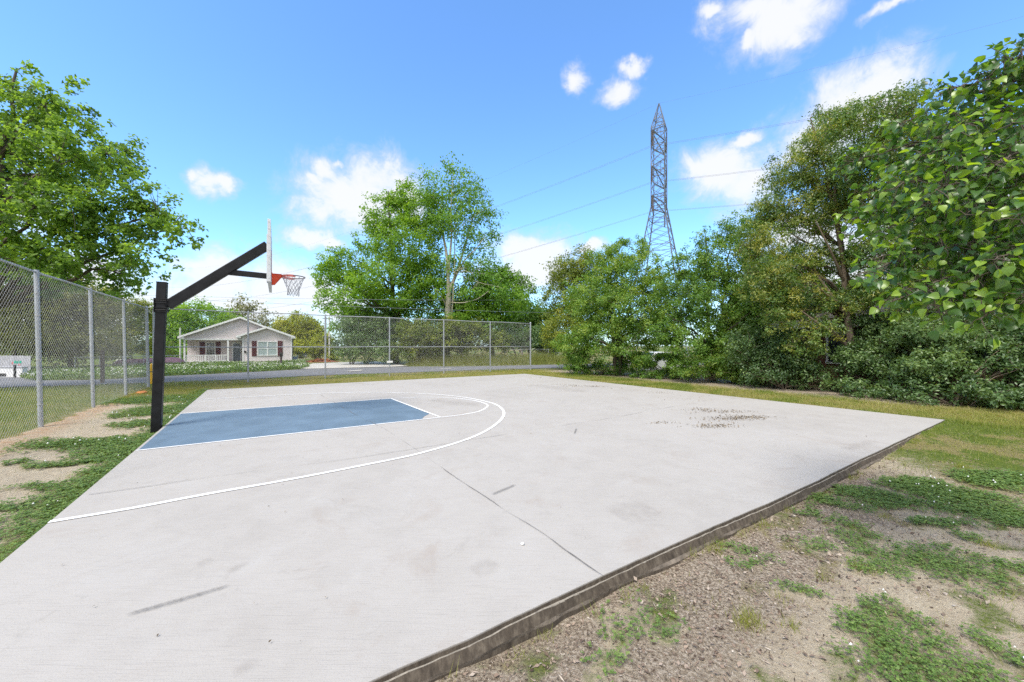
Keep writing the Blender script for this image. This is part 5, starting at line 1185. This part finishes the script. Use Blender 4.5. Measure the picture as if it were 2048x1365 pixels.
# ------------------------------------------------------------------ pear tree hanging in from the right
def heart_leaves(P, A, Nn, L, tint, mat, parent):
    """broad heart-shaped leaves: a bent midrib with five stations and a drawn-out tip"""
    st = np.array([0.0, 0.14, 0.38, 0.64, 0.85, 1.0]); wd = np.array([0.10, 0.40, 0.47, 0.34, 0.14, 0.0])
    n = len(P); b = unit(np.cross(A, Nn)); nn = np.cross(b, A)
    curl = (0.12 + 0.36 * rng.random(n))[:, None]; fold = (0.06 + 0.26 * rng.random(n))[:, None]; L = L[:, None]
    rows = []
    for s, w in zip(st, wd):
        c = P + A * L * s - nn * L * curl * s * s
        wv = 0.02 * np.sin(s * 9 + rng.random(n)[:, None] * 6)
        for k in (-1, 0, 1): rows.append(c + b * L * w * k * 0.96 + nn * L * (fold * abs(k) * w * 2.0 + wv * abs(k)))
    V = np.stack(rows, 1); K = V.shape[1]; V = V.reshape(-1, 3); f = []
    for i in range(len(st) - 1):
        for k in (0, 1): f.append((i * 3 + k, i * 3 + k + 1, i * 3 + k + 4, i * 3 + k + 3))
    f = np.array(f); Fq = (np.arange(n)[:, None, None] * K + f[None]).reshape(-1, 4)
    return mesh_np('crown', V, Fq, mat, parent, np.repeat(np.clip(tint, 0, 1), len(f)), smooth_=True)
pb = np.array([4.15, 2.55, 0]); pb[2] = float(zf(pb[0], pb[1]))
pear = thing('pear_tree', 'near pear tree hanging broad heart-shaped leaves into the right edge of the photo', 'tree', pb)
tb = Tubes(); trunk = bez(pb - UP * .2, pb + np.array([-.1, .1, 1.2]), pb + np.array([-.15, .25, 3.6]), 14); tb.add(trunk, np.linspace(.13, .05, 14), 10)
tips = [(1712, 552, 2.35), (1745, 520, 2.4), (1795, 600, 2.2), (1830, 590, 2.15), (1865, 620, 2.1), (1960, 640, 2.0), (1700, 440, 2.9), (1735, 380, 3.0), (1760, 460, 2.6), (1690, 330, 3.2), (1790, 340, 2.7), (1780, 260, 3.0), (1850, 250, 2.6), (1880, 190, 2.7), (1940, 160, 2.5), (2000, 130, 2.4), (2040, 100, 2.4), (1900, 330, 2.3), (1840, 410, 2.4), (1930, 430, 2.1), (1990, 330, 2.1), (1880, 500, 2.2), (1990, 520, 1.95), (2040, 440, 1.95), (2060, 600, 1.9), (1950, 560, 2.1), (1820, 500, 2.5), (2020, 250, 2.2), (1950, 240, 2.5), (1870, 290, 2.8), (2110, 200, 2.2), (2150, 420, 1.9), (2200, 300, 2.1), (2150, 550, 1.9), (2300, 200, 2.4), (2350, 450, 2.2), (1800, 430, 3.0), (1760, 300, 3.1), (1920, 380, 2.7), (1980, 430, 2.6), (2030, 330, 2.7), (1740, 430, 2.8), (1830, 320, 2.5), (1910, 260, 2.3), (1960, 330, 2.3), (2010, 180, 2.6), (1870, 380, 2.1), (2000, 590, 2.3), (1920, 590, 2.3), (1780, 380, 2.5)]
LP, LA, LN_, LT = [], [], [], []
for k, (px, py, dd) in enumerate(tips):
    q = W(px, py, dd); j = int(np.argmin(np.abs(trunk[:, 2] - (q[2] + 0.1)) + 0.02 * np.arange(14)));  j = max(5, j); a = trunk[j]
    ln = np.linalg.norm(q - a); m = a + (q - a) * .5 + UP * (.16 * ln) + rng.normal(size=3) * .05
    pts = bez(a, m, q, 26); pts[1:-1] += rng.normal(size=(24, 3)) * .006
    tb.add(pts, np.linspace(.022, .0022, 26), 6)
    nl = int(50 * ln) + 16; tt = 0.35 + 0.65 * rng.random(nl) ** 0.75
    for t_ in tt:
        i = min(24, int(t_ * 25)); p = pts[i] + (pts[i + 1] - pts[i]) * (t_ * 25 - i); dr = unit(pts[i + 1] - pts[i])
        sp = rng.normal(size=3); sp = unit(sp - dr * np.dot(sp, dr) * .6); 
        # short spurs carry tufts of leaves
        s_end = p + sp * (0.03 + 0.14 * rng.random()) * (1.2 - t_ * .6) + dr * .03
        if rng.random() < .45: tb.add(np.array([p, (p + s_end) / 2 + rng.normal(size=3) * .006, s_end]), np.array([.0028, .002, .0013]), 4)
        for _ in range(rng.integers(1, 3)):
            ad = unit(sp * .8 + dr * .5 + rng.normal(size=3) * .5 - UP * .55)
            st_ = s_end + ad * (.015 + .02 * rng.random())
            tb.add(np.array([s_end, st_]), np.array([.0012, .0009]), 3)
            LP.append(st_); LA.append(ad); LN_.append(unit(UP * .8 + sp * .3 + rng.normal(size=3) * .62)); LT.append(.42 + .22 * rng.normal() + (.45 if t_ > .93 and rng.random() < .6 else 0))
LP, LA, LN_ = map(np.array, (LP, LA, LN_))
heart_leaves(LP, LA, LN_, .028 + .034 * rng.random(len(LP)) ** 0.8, np.array(LT), M['leaf_pear'], pear)
tb.build('trunk', M['bark'], pear)

# ------------------------------------------------------------------ ground cover
def scatter_uw(u0, u1, w0, w1, dens):
    n = int((u1 - u0) * (w1 - w0) * dens); u = u0 + (u1 - u0) * rng.random(n); w = w0 + (w1 - w0) * rng.random(n)
    return O0[0] + D1[0] * u + WN[0] * w, O0[1] + D1[1] * u + WN[1] * w, u, w
def in_view(x, y, pad=0.12): return (y > 0.5) & (np.abs(x / np.maximum(y, .01)) < 1.345 + pad)
def near_edge_ok(x, y):
    """outside the slab outline (the near edge is a little crooked)"""
    u, w = uw(x, y)
    ue, we = uw(np.array([p[0] for p in NL]), np.array([p[1] for p in NL]))
    o = np.argsort(ue); lim = np.interp(u, ue[o], we[o])
    ur = 13.9 + 0 * w; a = NL[-1]; b = far_r
    ua, wa = uw(a[0], a[1]); ub, wb = uw(b[0], b[1]); ur = np.interp(w, [wb, wa], [ub, ua])
    ul, wl_ = uw(np.array([far_l[0], corner[0]]), np.array([far_l[1], corner[1]])); ulft = np.interp(w, wl_, ul)
    wfar = np.interp(u, [0, ub], [0, wb])
    return ~((u > ulft - 0.015) & (u < ur + 0.015) & (w < lim + 0.05) & (w > wfar - 0.015))
def blades(name, sets, mat, kind='stuff', label=None):
    V = []; T = []
    for x, y, h, wd, tint in sets:
        n = len(x); z = zf(x, y); a = rng.random(n) * 2 * math.pi; l = h * (0.15 + 0.75 * rng.random(n)); b = rng.random(n) * 2 * math.pi
        base = np.stack([x, y, z - 0.005], 1); sd = np.stack([np.cos(a), np.sin(a), 0 * a], 1) * (wd / 2)[:, None]
        tip = base + np.stack([np.cos(b) * l, np.sin(b) * l, h], 1)
        V.append(np.stack([base - sd, base + sd, tip], 1).reshape(-1, 3)); T.append(tint)
    V = np.concatenate(V); f = np.arange(len(V)).reshape(-1, 3)
    o = mesh_np(name, V, f, mat, None, np.clip(np.concatenate(T), 0, 1)); o['kind'] = kind
    if label: o['label'] = label
    return o
sets = []
for (u0, u1, w0, w1, dn, h0, wd0) in ((13.4, 16.6, -3.5, 17.0, 1500, .075, .006), (-2.2, 13.9, -3.3, 0.1, 620, .06, .008), (-9, -2.05, -3.0, 9.5, 420, .08, .007), (4.0, 21.0, 15.0, 21.0, 1000, .055, .005), (-2.1, 0.05, -1.0, 13.5, 1500, .05, .005), (-9, 16, -5.0, -3.2, 260, .08, .01)):
    x, y, u, w = scatter_uw(u0, u1, w0, w1, dn)
    k = in_view(x, y) & near_edge_ok(x, y); x, y = x[k], y[k]
    g, dr, li, cl = zones(x, y)
    k = rng.random(len(x)) < np.clip(g * 1.1 - 0.05, 0.02, 1) * (1 - .25 * dr); x, y, g, dr, cl = x[k], y[k], g[k], dr[k], cl[k]
    n = len(x); dist = np.hypot(x, y)
    sets.append((x, y, h0 * (.5 + rng.random(n)) * (1 - .35 * dr), wd0 * (.6 + .8 * rng.random(n)) * np.clip(dist / 9, .6, 1.6), .26 + .55 * dr + .18 * rng.normal(size=n) + .1 * (fbm(x * .7, y * .7) - .5)))
# a few rank tufts in the bare foreground and along the slab
for (px, py, nn_, hh) in ((1490, 1240, 170, .07), (1720, 1128, 120, .06), (1505, 1235, 60, .1), (1925, 935, 200, .08), (1970, 1085, 90, .06), (1435, 1100, 40, .06), (1385, 1110, 30, .05), (1255, 1195, 40, .07), (1080, 1255, 18, .05), (895, 1345, 14, .06), (1560, 1190, 40, .05), (1650, 1150, 60, .05), (1770, 1030, 60, .06)):
    c = G(px, py, -.1); x = c[0] + rng.normal(size=nn_) * .035; y = c[1] + rng.normal(size=nn_) * .04
    sets.append((x, y, hh * (.5 + rng.random(nn_)), np.full(nn_, .003), .45 + .2 * rng.random(nn_)))
for k in range(46):
    i = int(rng.integers(60, len(NL) - 20)); c = NL[i] + nrm * (.06 + .05 * rng.random()); nn_ = int(10 + 34 * rng.random()); hh = .03 + .05 * rng.random()
    sets.append((c[0] + rng.normal(size=nn_) * .03, c[1] + rng.normal(size=nn_) * .025, hh * (.5 + rng.random(nn_)), np.full(nn_, .0035), .35 + .25 * rng.random(nn_)))
for k in range(90):
    uu, ww = 3 + 11 * rng.random(), 15.7 + 3.4 * rng.random(); c = PU(uu, ww); nn_ = int(12 + 40 * rng.random()); hh = .025 + .04 * rng.random()
    sets.append((c[0] + rng.normal(size=nn_) * .03, c[1] + rng.normal(size=nn_) * .03, hh * (.5 + rng.random(nn_)), np.full(nn_, .003), .3 + .4 * rng.random(nn_)))
blades('grass', sets, M['blade'], label='short patchy grass around the court')
# joint weeds on the slab
x = []; y = []
for (px, py, k_) in ((178, 991, 26), (186, 990, 14), (545, 937, 8), (775, 905, 6)):
    c = G(px, py); 
    for _ in range(k_): x.append(c[0] + rng.normal() * .05); y.append(c[1] + rng.normal() * .012)
# clover: three round leaflets on a low stalk
def clover_obj(name, sets, label):
    Vs = []; T = []
    for x, y, h, s in sets:
        n = len(x); z = zf(x, y) + h * (.35 + .65 * rng.random(n)); th0 = rng.random(n) * 6.28; tint = .42 + .2 * rng.normal(size=n) + .25 * (fbm(x * 2, y * 2) - .5)
        for k in range(3):
            a = th0 + k * 2.094; d = np.stack([np.cos(a), np.sin(a), .15 + .35 * rng.random(n) - .2], 1); b = np.stack([-np.sin(a), np.cos(a), .3 * rng.normal(size=n)], 1)
            p = np.stack([x, y, z], 1); ss = (s * (.7 + .6 * rng.random(n)))[:, None]
            Vs.append(np.stack([p, p + d * ss * .6 + b * ss * .45, p + d * ss, p + d * ss * .6 - b * ss * .45], 1)); T.append(tint + .05 * k)
    V = np.concatenate(Vs).reshape(-1, 3); f = np.arange(len(V)).reshape(-1, 4)
    o = mesh_np(name, V, f, M['clover'], None, np.clip(np.concatenate(T), 0, 1)); o['kind'] = 'stuff'; o['label'] = label
    return o
cs = []; fl = []
for (u0, u1, w0, w1, dn) in ((-2.1, .1, -0.5, 14, 2600), (4.0, 21, 15.0, 20.5, 2500), (3.0, 9, 15.3, 19, 1500)):
    x, y, u, w = scatter_uw(u0, u1, w0, w1, dn); k = in_view(x, y) & near_edge_ok(x, y); x, y, u = x[k], y[k], u[k]
    g, dr, li, cl = zones(x, y); fr = smooth(-.6, -.12, u) * (u < .1)
    m_ = np.maximum(cl * .85, fr * .5) * (0.1 + 1.4 * fbm(x * 4, y * 4, 3)); dist = np.hypot(x, y)
    k = rng.random(len(x)) < np.clip(m_ * 1.7 - .1, 0, 1) * np.clip(7 / dist, .25, 1); x, y, dist = x[k], y[k], dist[k]
    cs.append((x, y, np.full(len(x), .045), .0155 * np.clip(dist / 5, .85, 1.8)))
    k = rng.random(len(x)) < .005 * smooth(.4, .62, fbm(x * .8 + 3, y * .8, 3)); fl.append((x[k], y[k], dist[k], .055))
clover_obj('clover', cs, 'dark green clover patches on the bare soil beside the court')
# clover lawn before the house
P_ = np.array([Gd(*p)[:2] for p in ((-100, 755), (40, 757), (60, 763), (100, 762.0), (200, 760.5), (340, 753), (485, 746), (600, 740), (618, 736), (612, 731))])
def polyfill(poly, n):
    lo, hi = poly.min(0), poly.max(0); q = lo + (hi - lo) * rng.random((n, 2)); ins = np.zeros(n, bool); m_ = len(poly)
    for i in range(m_):
        a, b = poly[i], poly[(i + 1) % m_]; c = ((a[1] > q[:, 1]) != (b[1] > q[:, 1])) & (q[:, 0] < (b[0] - a[0]) * (q[:, 1] - a[1]) / (b[1] - a[1] + 1e-12) + a[0]); ins ^= c
    return q[ins]
hb = [hpt(t, 0, .0)[:2] for t in (t_r + 1.2, t_l - .5)]
poly = np.concatenate([P_[1:], np.array([hb[0], hb[1]]), np.array([W(330, 0, 36.5)[:2], W(200, 0, 30)[:2], W(60, 0, 25)[:2]])])
q = polyfill(poly, 60000); q = q[in_view(q[:, 0], q[:, 1], .2)]
x, y = q[:, 0], q[:, 1]; n = len(x)
hh = .16 + .22 * fbm(x * .5, y * .5, 4)
hz = zf(x, y) + hh * rng.random(n) ** .6
nr = unit(np.array([0, 0, .8]) + .7 * rng.normal(size=(n, 3)))
o = leaves(np.stack([x, y, hz], 1), nr, .13 * (.6 + .8 * rng.random(n)), .10 * (.6 + .8 * rng.random(n)), .45 + .2 * rng.normal(size=n) + .4 * (fbm(x * .8, y * .8) - .5), M['clover'], 'clover_lawn')
o['kind'] = 'stuff'; o['label'] = 'thick clover lawn with white blossom before the pale house'
k = rng.random(n) < .17 * smooth(.38, .58, fbm(x * .45 + 9, y * .6, 3)); xl, yl, hl = x[k], y[k], hh[k]
# blossom heads: small faceted balls
def balls(name, sets, label):
    t = (1 + 5 ** .5) / 2
    oc = np.array([[1, 0, 0], [-1, 0, 0], [0, 1, 0], [0, -1, 0], [0, 0, 1], [0, 0, -1]], float); of = np.array([[0, 2, 4], [2, 1, 4], [1, 3, 4], [3, 0, 4], [2, 0, 5], [1, 2, 5], [3, 1, 5], [0, 3, 5]])
    V = []; Fs = []; c = 0
    for p, r in sets:
        n = len(p); v = p[:, None, :] + oc[None] * r[:, None, None] * (1 + .25 * rng.normal(size=(n, 6, 1))); V.append(v.reshape(-1, 3))
        Fs.append((np.arange(n)[:, None, None] * 6 + of[None]).reshape(-1, 3) + c); c += n * 6
    o = mesh_np(name, np.concatenate(V), np.concatenate(Fs), M['flower']); o['kind'] = 'stuff'; o['label'] = label
    return o
balls('clover_blossom', [(np.stack([x, y, zf(x, y) + h * (.8 + .5 * rng.random(len(x)))], 1), (.006 + .005 * rng.random(len(x))) * np.clip(d_ / 6, .9, 1.8)) for x, y, d_, h in fl] + [(np.stack([xl, yl, zf(xl, yl) + hl * (.75 + .4 * rng.random(len(xl)))], 1), .022 + .016 * rng.random(len(xl)))], 'white clover blossom heads')
# leaf litter and twigs beside the slab
LV = []
for (u0, u1, w0, w1, dn) in ((2.0, 13.0, 15.2, 18.6, 2300), (15.0, 17.5, -1, 14, 260)):
    x, y, u, w = scatter_uw(u0, u1, w0, w1, dn); k = in_view(x, y) & near_edge_ok(x, y); x, y = x[k], y[k]
    g, dr, li, cl = zones(x, y); k = rng.random(len(x)) < np.clip(li * 1.2, .03, 1) * (.35 + 1.2 * fbm(x * 3 + 7, y * 3, 3)); LV.append(np.stack([x[k], y[k]], 1))
q = np.concatenate(LV); n = len(q); nr = unit(np.array([0, 0, 1.0]) + .45 * rng.normal(size=(n, 3)))
sz = .010 + .030 * rng.random(n) ** 3.2
x, y, u, w = scatter_uw(2.0, 15.0, 15.2, 20.0, 1500); k = in_view(x, y) & near_edge_ok(x, y) & (rng.random(len(x)) < .25 + .9 * smooth(.4, .65, fbm(x * 2.2 + 3, y * 2.2, 4))); q = np.concatenate([q, np.stack([x[k], y[k]], 1)]); k2 = k.sum()
nr = np.concatenate([nr, unit(np.array([0, 0, 1.0]) + .5 * rng.normal(size=(k2, 3)))]); sz = np.concatenate([sz, .004 + .014 * rng.random(k2) ** 2.5]); n = len(q)
asp = np.where(rng.random(n) < .4, .2, .6)
o = leaves(np.stack([q[:, 0], q[:, 1], zf(q[:, 0], q[:, 1]) + .004 + .008 * rng.random(n)], 1), nr, sz * np.where(asp < .3, 1.5, 1), sz * asp, .42 + .24 * rng.normal(size=n), M['litter'], 'leaf_litter', fold=.12)
o['kind'] = 'stuff'; o['label'] = 'dry leaf litter and bark chips along the front edge of the slab'
# crumbs of soil, seed pods and dry leaves on the concrete
dp = []
def puff(px, py, rx, ry, n):
    c = [G(px + rx * a, py + ry * b) for a, b in zip(rng.normal(size=n) * .5, rng.normal(size=n) * .5)]; return c
for a in ((1440, 824, 60, 4, 240), (1460, 838, 60, 5, 420), (1500, 835, 45, 4, 300), (1430, 853, 50, 5, 300), (1400, 820, 40, 3, 120), (1330, 846, 30, 3, 60), (1150, 773, 30, 1.2, 160), (1190, 773.5, 20, 1, 120), (1130, 770, 40, 1.4, 90), (1320, 786, 30, 2, 50), (1250, 776, 60, 2, 60), (1100, 757, 40, 1.5, 60), (1370, 800, 60, 8, 50)): dp += puff(*a)
ua = rng.random(900) * 13.5 + .2; wa = rng.random(900) * 15 + .2
dp += [PU(a, b) for a, b in zip(ua, wa)]
dp = np.array(dp); n = len(dp); nr = unit(np.array([0, 0, 1.0]) + .5 * rng.normal(size=(n, 3)))
sz = np.concatenate([.012 + .045 * rng.random(n - 900) ** 2, .006 + .018 * rng.random(900) ** 2])
o = leaves(dp + np.array([0, 0, .012]), nr, sz, sz * .45, .4 + .25 * rng.normal(size=n), M['debris'], 'debris', fold=.25)
o['kind'] = 'stuff'; o['label'] = 'crumbs of soil and dry leaf bits scattered on the concrete'
# tall grass across the road
poly = np.array([W(*p)[:2] for p in ((800, 0, 31.5), (900, 0, 29.6), (1000, 0, 30.2), (1140, 0, 32), (1180, 0, 36), (1140, 0, 39), (950, 0, 37), (830, 0, 35))])
q = polyfill(poly, 26000); x, y = q[:, 0], q[:, 1]; n = len(x); dd = np.hypot(x, y)
hg = np.clip(.12 + 1.05 * smooth(0.4, 3.2, y - (29.6 + np.abs(x + 3) * .22)), .1, 1.2) * (.45 + .65 * rng.random(n)) * (.6 + .7 * fbm(x * .7, y * .7, 3))
blades('tall_grass', [(x, y, hg, .022 + .02 * rng.random(n), .35 + .4 * (fbm(x * .6 + 4, y * .6, 3) - .3) + .15 * rng.normal(size=n))], M['tallgrass'], label='tall rough grass on the verge across the road')

# ------------------------------------------------------------------ sky, sun, camera
SUN_EL, SUN_AZ = math.radians(54), math.radians(210)     # azimuth clockwise from +Y: behind the camera, a little left
wd = bpy.data.worlds.new('World'); SC.world = wd; wd.use_nodes = True; nt = wd.node_tree; nt.nodes.clear()
out = N(nt, 'ShaderNodeOutputWorld'); bg = N(nt, 'ShaderNodeBackground'); nt.links.new(bg.outputs[0], out.inputs[0]); bg.inputs[1].default_value = 0.15
sky = N(nt, 'ShaderNodeTexSky', sky_type='NISHITA'); sky.sun_disc = False; sky.sun_elevation = SUN_EL; sky.sun_rotation = SUN_AZ; sky.air_density = 1.0; sky.dust_density = 0.6; sky.ozone_density = 2.0
co = N(nt, 'ShaderNodeTexCoord').outputs['Generated']
# fair-weather clouds: ellipsoidal puffs at fixed directions of the sky, broken up by noise
clouds = [(1500, 20, 60, 28), (1560, 40, 66, 44), (1590, 75, 36, 16), (1500, 80, 22, 12), (1430, 14, 30, 14), (1800, 4, 60, 9),
          (1152, 157, 26, 18), (1262, 134, 30, 12), (1240, 185, 42, 20),
          (1745, 190, 80, 46), (1690, 230, 80, 56), (1630, 280, 84, 48), (1790, 170, 50, 34), (1800, 200, 46, 30), (1590, 300, 40, 18),
          (1450, 345, 72, 34), (1490, 370, 60, 36), (1400, 350, 36, 18), (1495, 282, 34, 16),
          (645, 337, 44, 20), (620, 350, 22, 10), (675, 330, 22, 8), (680, 405, 78, 48), (720, 430, 90, 36), (755, 360, 60, 34), (700, 375, 60, 30), (640, 420, 42, 30), (800, 400, 50, 40), (620, 478, 46, 16), (660, 488, 36, 14), (590, 472, 24, 8),
          (430, 377, 44, 26), (455, 370, 26, 18), (400, 365, 22, 14),
          (1065, 512, 70, 34), (1020, 500, 34, 20), (1100, 500, 34, 20), (1060, 545, 80, 34), (1180, 495, 40, 10),
          (450, 555, 90, 40), (560, 570, 110, 50), (380, 585, 70, 34), (420, 530, 70, 16), (300, 610, 110, 50), (500, 610, 200, 30), (650, 600, 80, 50), (100, 620, 180, 60), (160, 560, 120, 40),
          (1600, 470, 110, 40), (1720, 500, 130, 50), (1650, 560, 160, 46), (1850, 560, 160, 70), (1800, 440, 110, 50), (1980, 380, 120, 50), (30, 420, 70, 60), (60, 300, 40, 20)]
wn = noise(nt, 9.0, 5, 0.6, co); wsub = N(nt, 'ShaderNodeVectorMath', operation='SUBTRACT'); nt.links.new(wn.outputs['Color'], wsub.inputs[0]); wsub.inputs[1].default_value = (.5, .5, .5)
wsc = N(nt, 'ShaderNodeVectorMath', operation='SCALE'); nt.links.new(wsub.outputs[0], wsc.inputs[0]); wsc.inputs['Scale'].default_value = 0.085
wadd = N(nt, 'ShaderNodeVectorMath', operation='ADD'); nt.links.new(co, wadd.inputs[0]); nt.links.new(wsc.outputs[0], wadd.inputs[1]); cow = wadd.outputs[0]
acc = None
n1 = noise(nt, 13.0, 12, 0.66, co, 0.5); n1.noise_dimensions = '3D'
n2 = noise(nt, 2.4, 5, 0.55, co, 0.2)
for (px, py, rx, ry) in clouds:
    c = np.array([(px - CX) / F, 1.0, (HY - py) / F]); L = np.linalg.norm(c); c /= L
    th = math.atan2(c[0], c[1]); ph = math.asin(c[2])
    # angular radii; horizontal and vertical measured on the sphere
    rh = rx / F / L * (math.cos(th)) * 1.0; rv = ry / F / L
    kk = 1.22 if rx > 45 else 0.9; rh = max(rh, .004) * kk; rv = max(rv, .004) * kk
    sb = N(nt, 'ShaderNodeVectorMath', operation='SUBTRACT'); nt.links.new(cow, sb.inputs[0]); sb.inputs[1].default_value = tuple(c)
    ml = N(nt, 'ShaderNodeVectorMath', operation='MULTIPLY'); nt.links.new(sb.outputs[0], ml.inputs[0])
    rr = rh; ml.inputs[1].default_value = (1 / rr, 1 / rr, 1 / rv)
    ln = N(nt, 'ShaderNodeVectorMath', operation='LENGTH'); nt.links.new(ml.outputs[0], ln.inputs[0])
    v = mathn(nt, 'SUBTRACT', 1.0, ln.outputs['Value'])
    acc = v if acc is None else mathn(nt, 'SMOOTH_MAX', acc, v, 0.25)
den = mathn(nt, 'ADD', acc, mathn(nt, 'MULTIPLY', mathn(nt, 'SUBTRACT', n1.outputs[0], 0.5), 2.4))
mask = N(nt, 'ShaderNodeMapRange', interpolation_type='SMOOTHSTEP'); nt.links.new(den, mask.inputs[0]); mask.inputs[1].default_value = -0.62; mask.inputs[2].default_value = 0.72; mask.inputs[4].default_value = 0.95
hz = N(nt, 'ShaderNodeSeparateXYZ'); nt.links.new(co, hz.inputs[0])
# thin low haze of cloud near the horizon, and unseen cloud added overhead and behind the camera to whiten ambient light
lowc = mathn(nt, 'MULTIPLY', maprange(nt, hz.outputs['Z'], 0.26, 0.02, 0, .55), maprange(nt, n2.outputs[0], 0.42, 0.62, 0.15, 1))
over = mathn(nt, 'MAXIMUM', maprange(nt, hz.outputs['Y'], 0.15, -0.2), maprange(nt, hz.outputs['Z'], 0.70, 0.86))
back = mathn(nt, 'MULTIPLY', over, maprange(nt, n2.outputs[0], 0.30, 0.46, 0.0, 0.92))
mk = mathn(nt, 'MAXIMUM', mathn(nt, 'MAXIMUM', mask.outputs[0], lowc), back)
ccol = ramp(nt, [(0.2, (7.2, 7.7, 8.6)), (0.75, (9.4, 9.5, 9.7))])
SKYK = 1.0
nt.links.new(maprange(nt, mathn(nt, 'MAXIMUM', den, mathn(nt, 'SUBTRACT', back, 0.5)), -0.25, 0.6), ccol.inputs[0])
cl_s = N(nt, 'ShaderNodeVectorMath', operation='SCALE'); nt.links.new(ccol.outputs[0], cl_s.inputs[0]); cl_s.inputs['Scale'].default_value = 0.285
grade = mixc(nt, sky.outputs[0], (0.59, 0.82, 1.02), 1.0, 'MULTIPLY')
fin = mixc(nt, grade, cl_s.outputs[0], mk)
nt.links.new(fin, bg.inputs[0])

sl = bpy.data.lights.new('Sun', 'SUN'); sl.energy = 2.0; sl.angle = math.radians(26); sl.color = (1.0, 0.95, 0.87)
so = bpy.data.objects.new('Sun', sl); COL.objects.link(so)
sdir = Vector((math.sin(SUN_AZ) * math.cos(SUN_EL), math.cos(SUN_AZ) * math.cos(SUN_EL), math.sin(SUN_EL)))
so.rotation_euler = sdir.to_track_quat('Z', 'Y').to_euler(); so.location = (0, 0, 30)

cam = bpy.data.cameras.new('Camera'); cam.sensor_width = 36.0; cam.lens = F / 2048 * 36.0; cam.shift_y = (HY - 682.5) / 2048; cam.clip_end = 6000; cam.clip_start = 0.05
ob = bpy.data.objects.new('Camera', cam); COL.objects.link(ob); ob.location = (0, 0, H); ob.rotation_euler = (math.radians(90), 0, 0); SC.camera = ob
vs_ = SC.view_settings; vs_.view_transform = 'Standard'; vs_.look = 'None'; vs_.exposure = 1.3; vs_.gamma = 1.0; vs_.use_curve_mapping = False
SC.render.engine = 'CYCLES'; SC.cycles.max_bounces = 7; SC.cycles.diffuse_bounces = 3; SC.cycles.transmission_bounces = 4; SC.cycles.transparent_max_bounces = 8
SC.cycles.use_adaptive_sampling = True; SC.cycles.adaptive_threshold = 0.02
try: SC.cycles.use_denoising = False
except Exception: pass
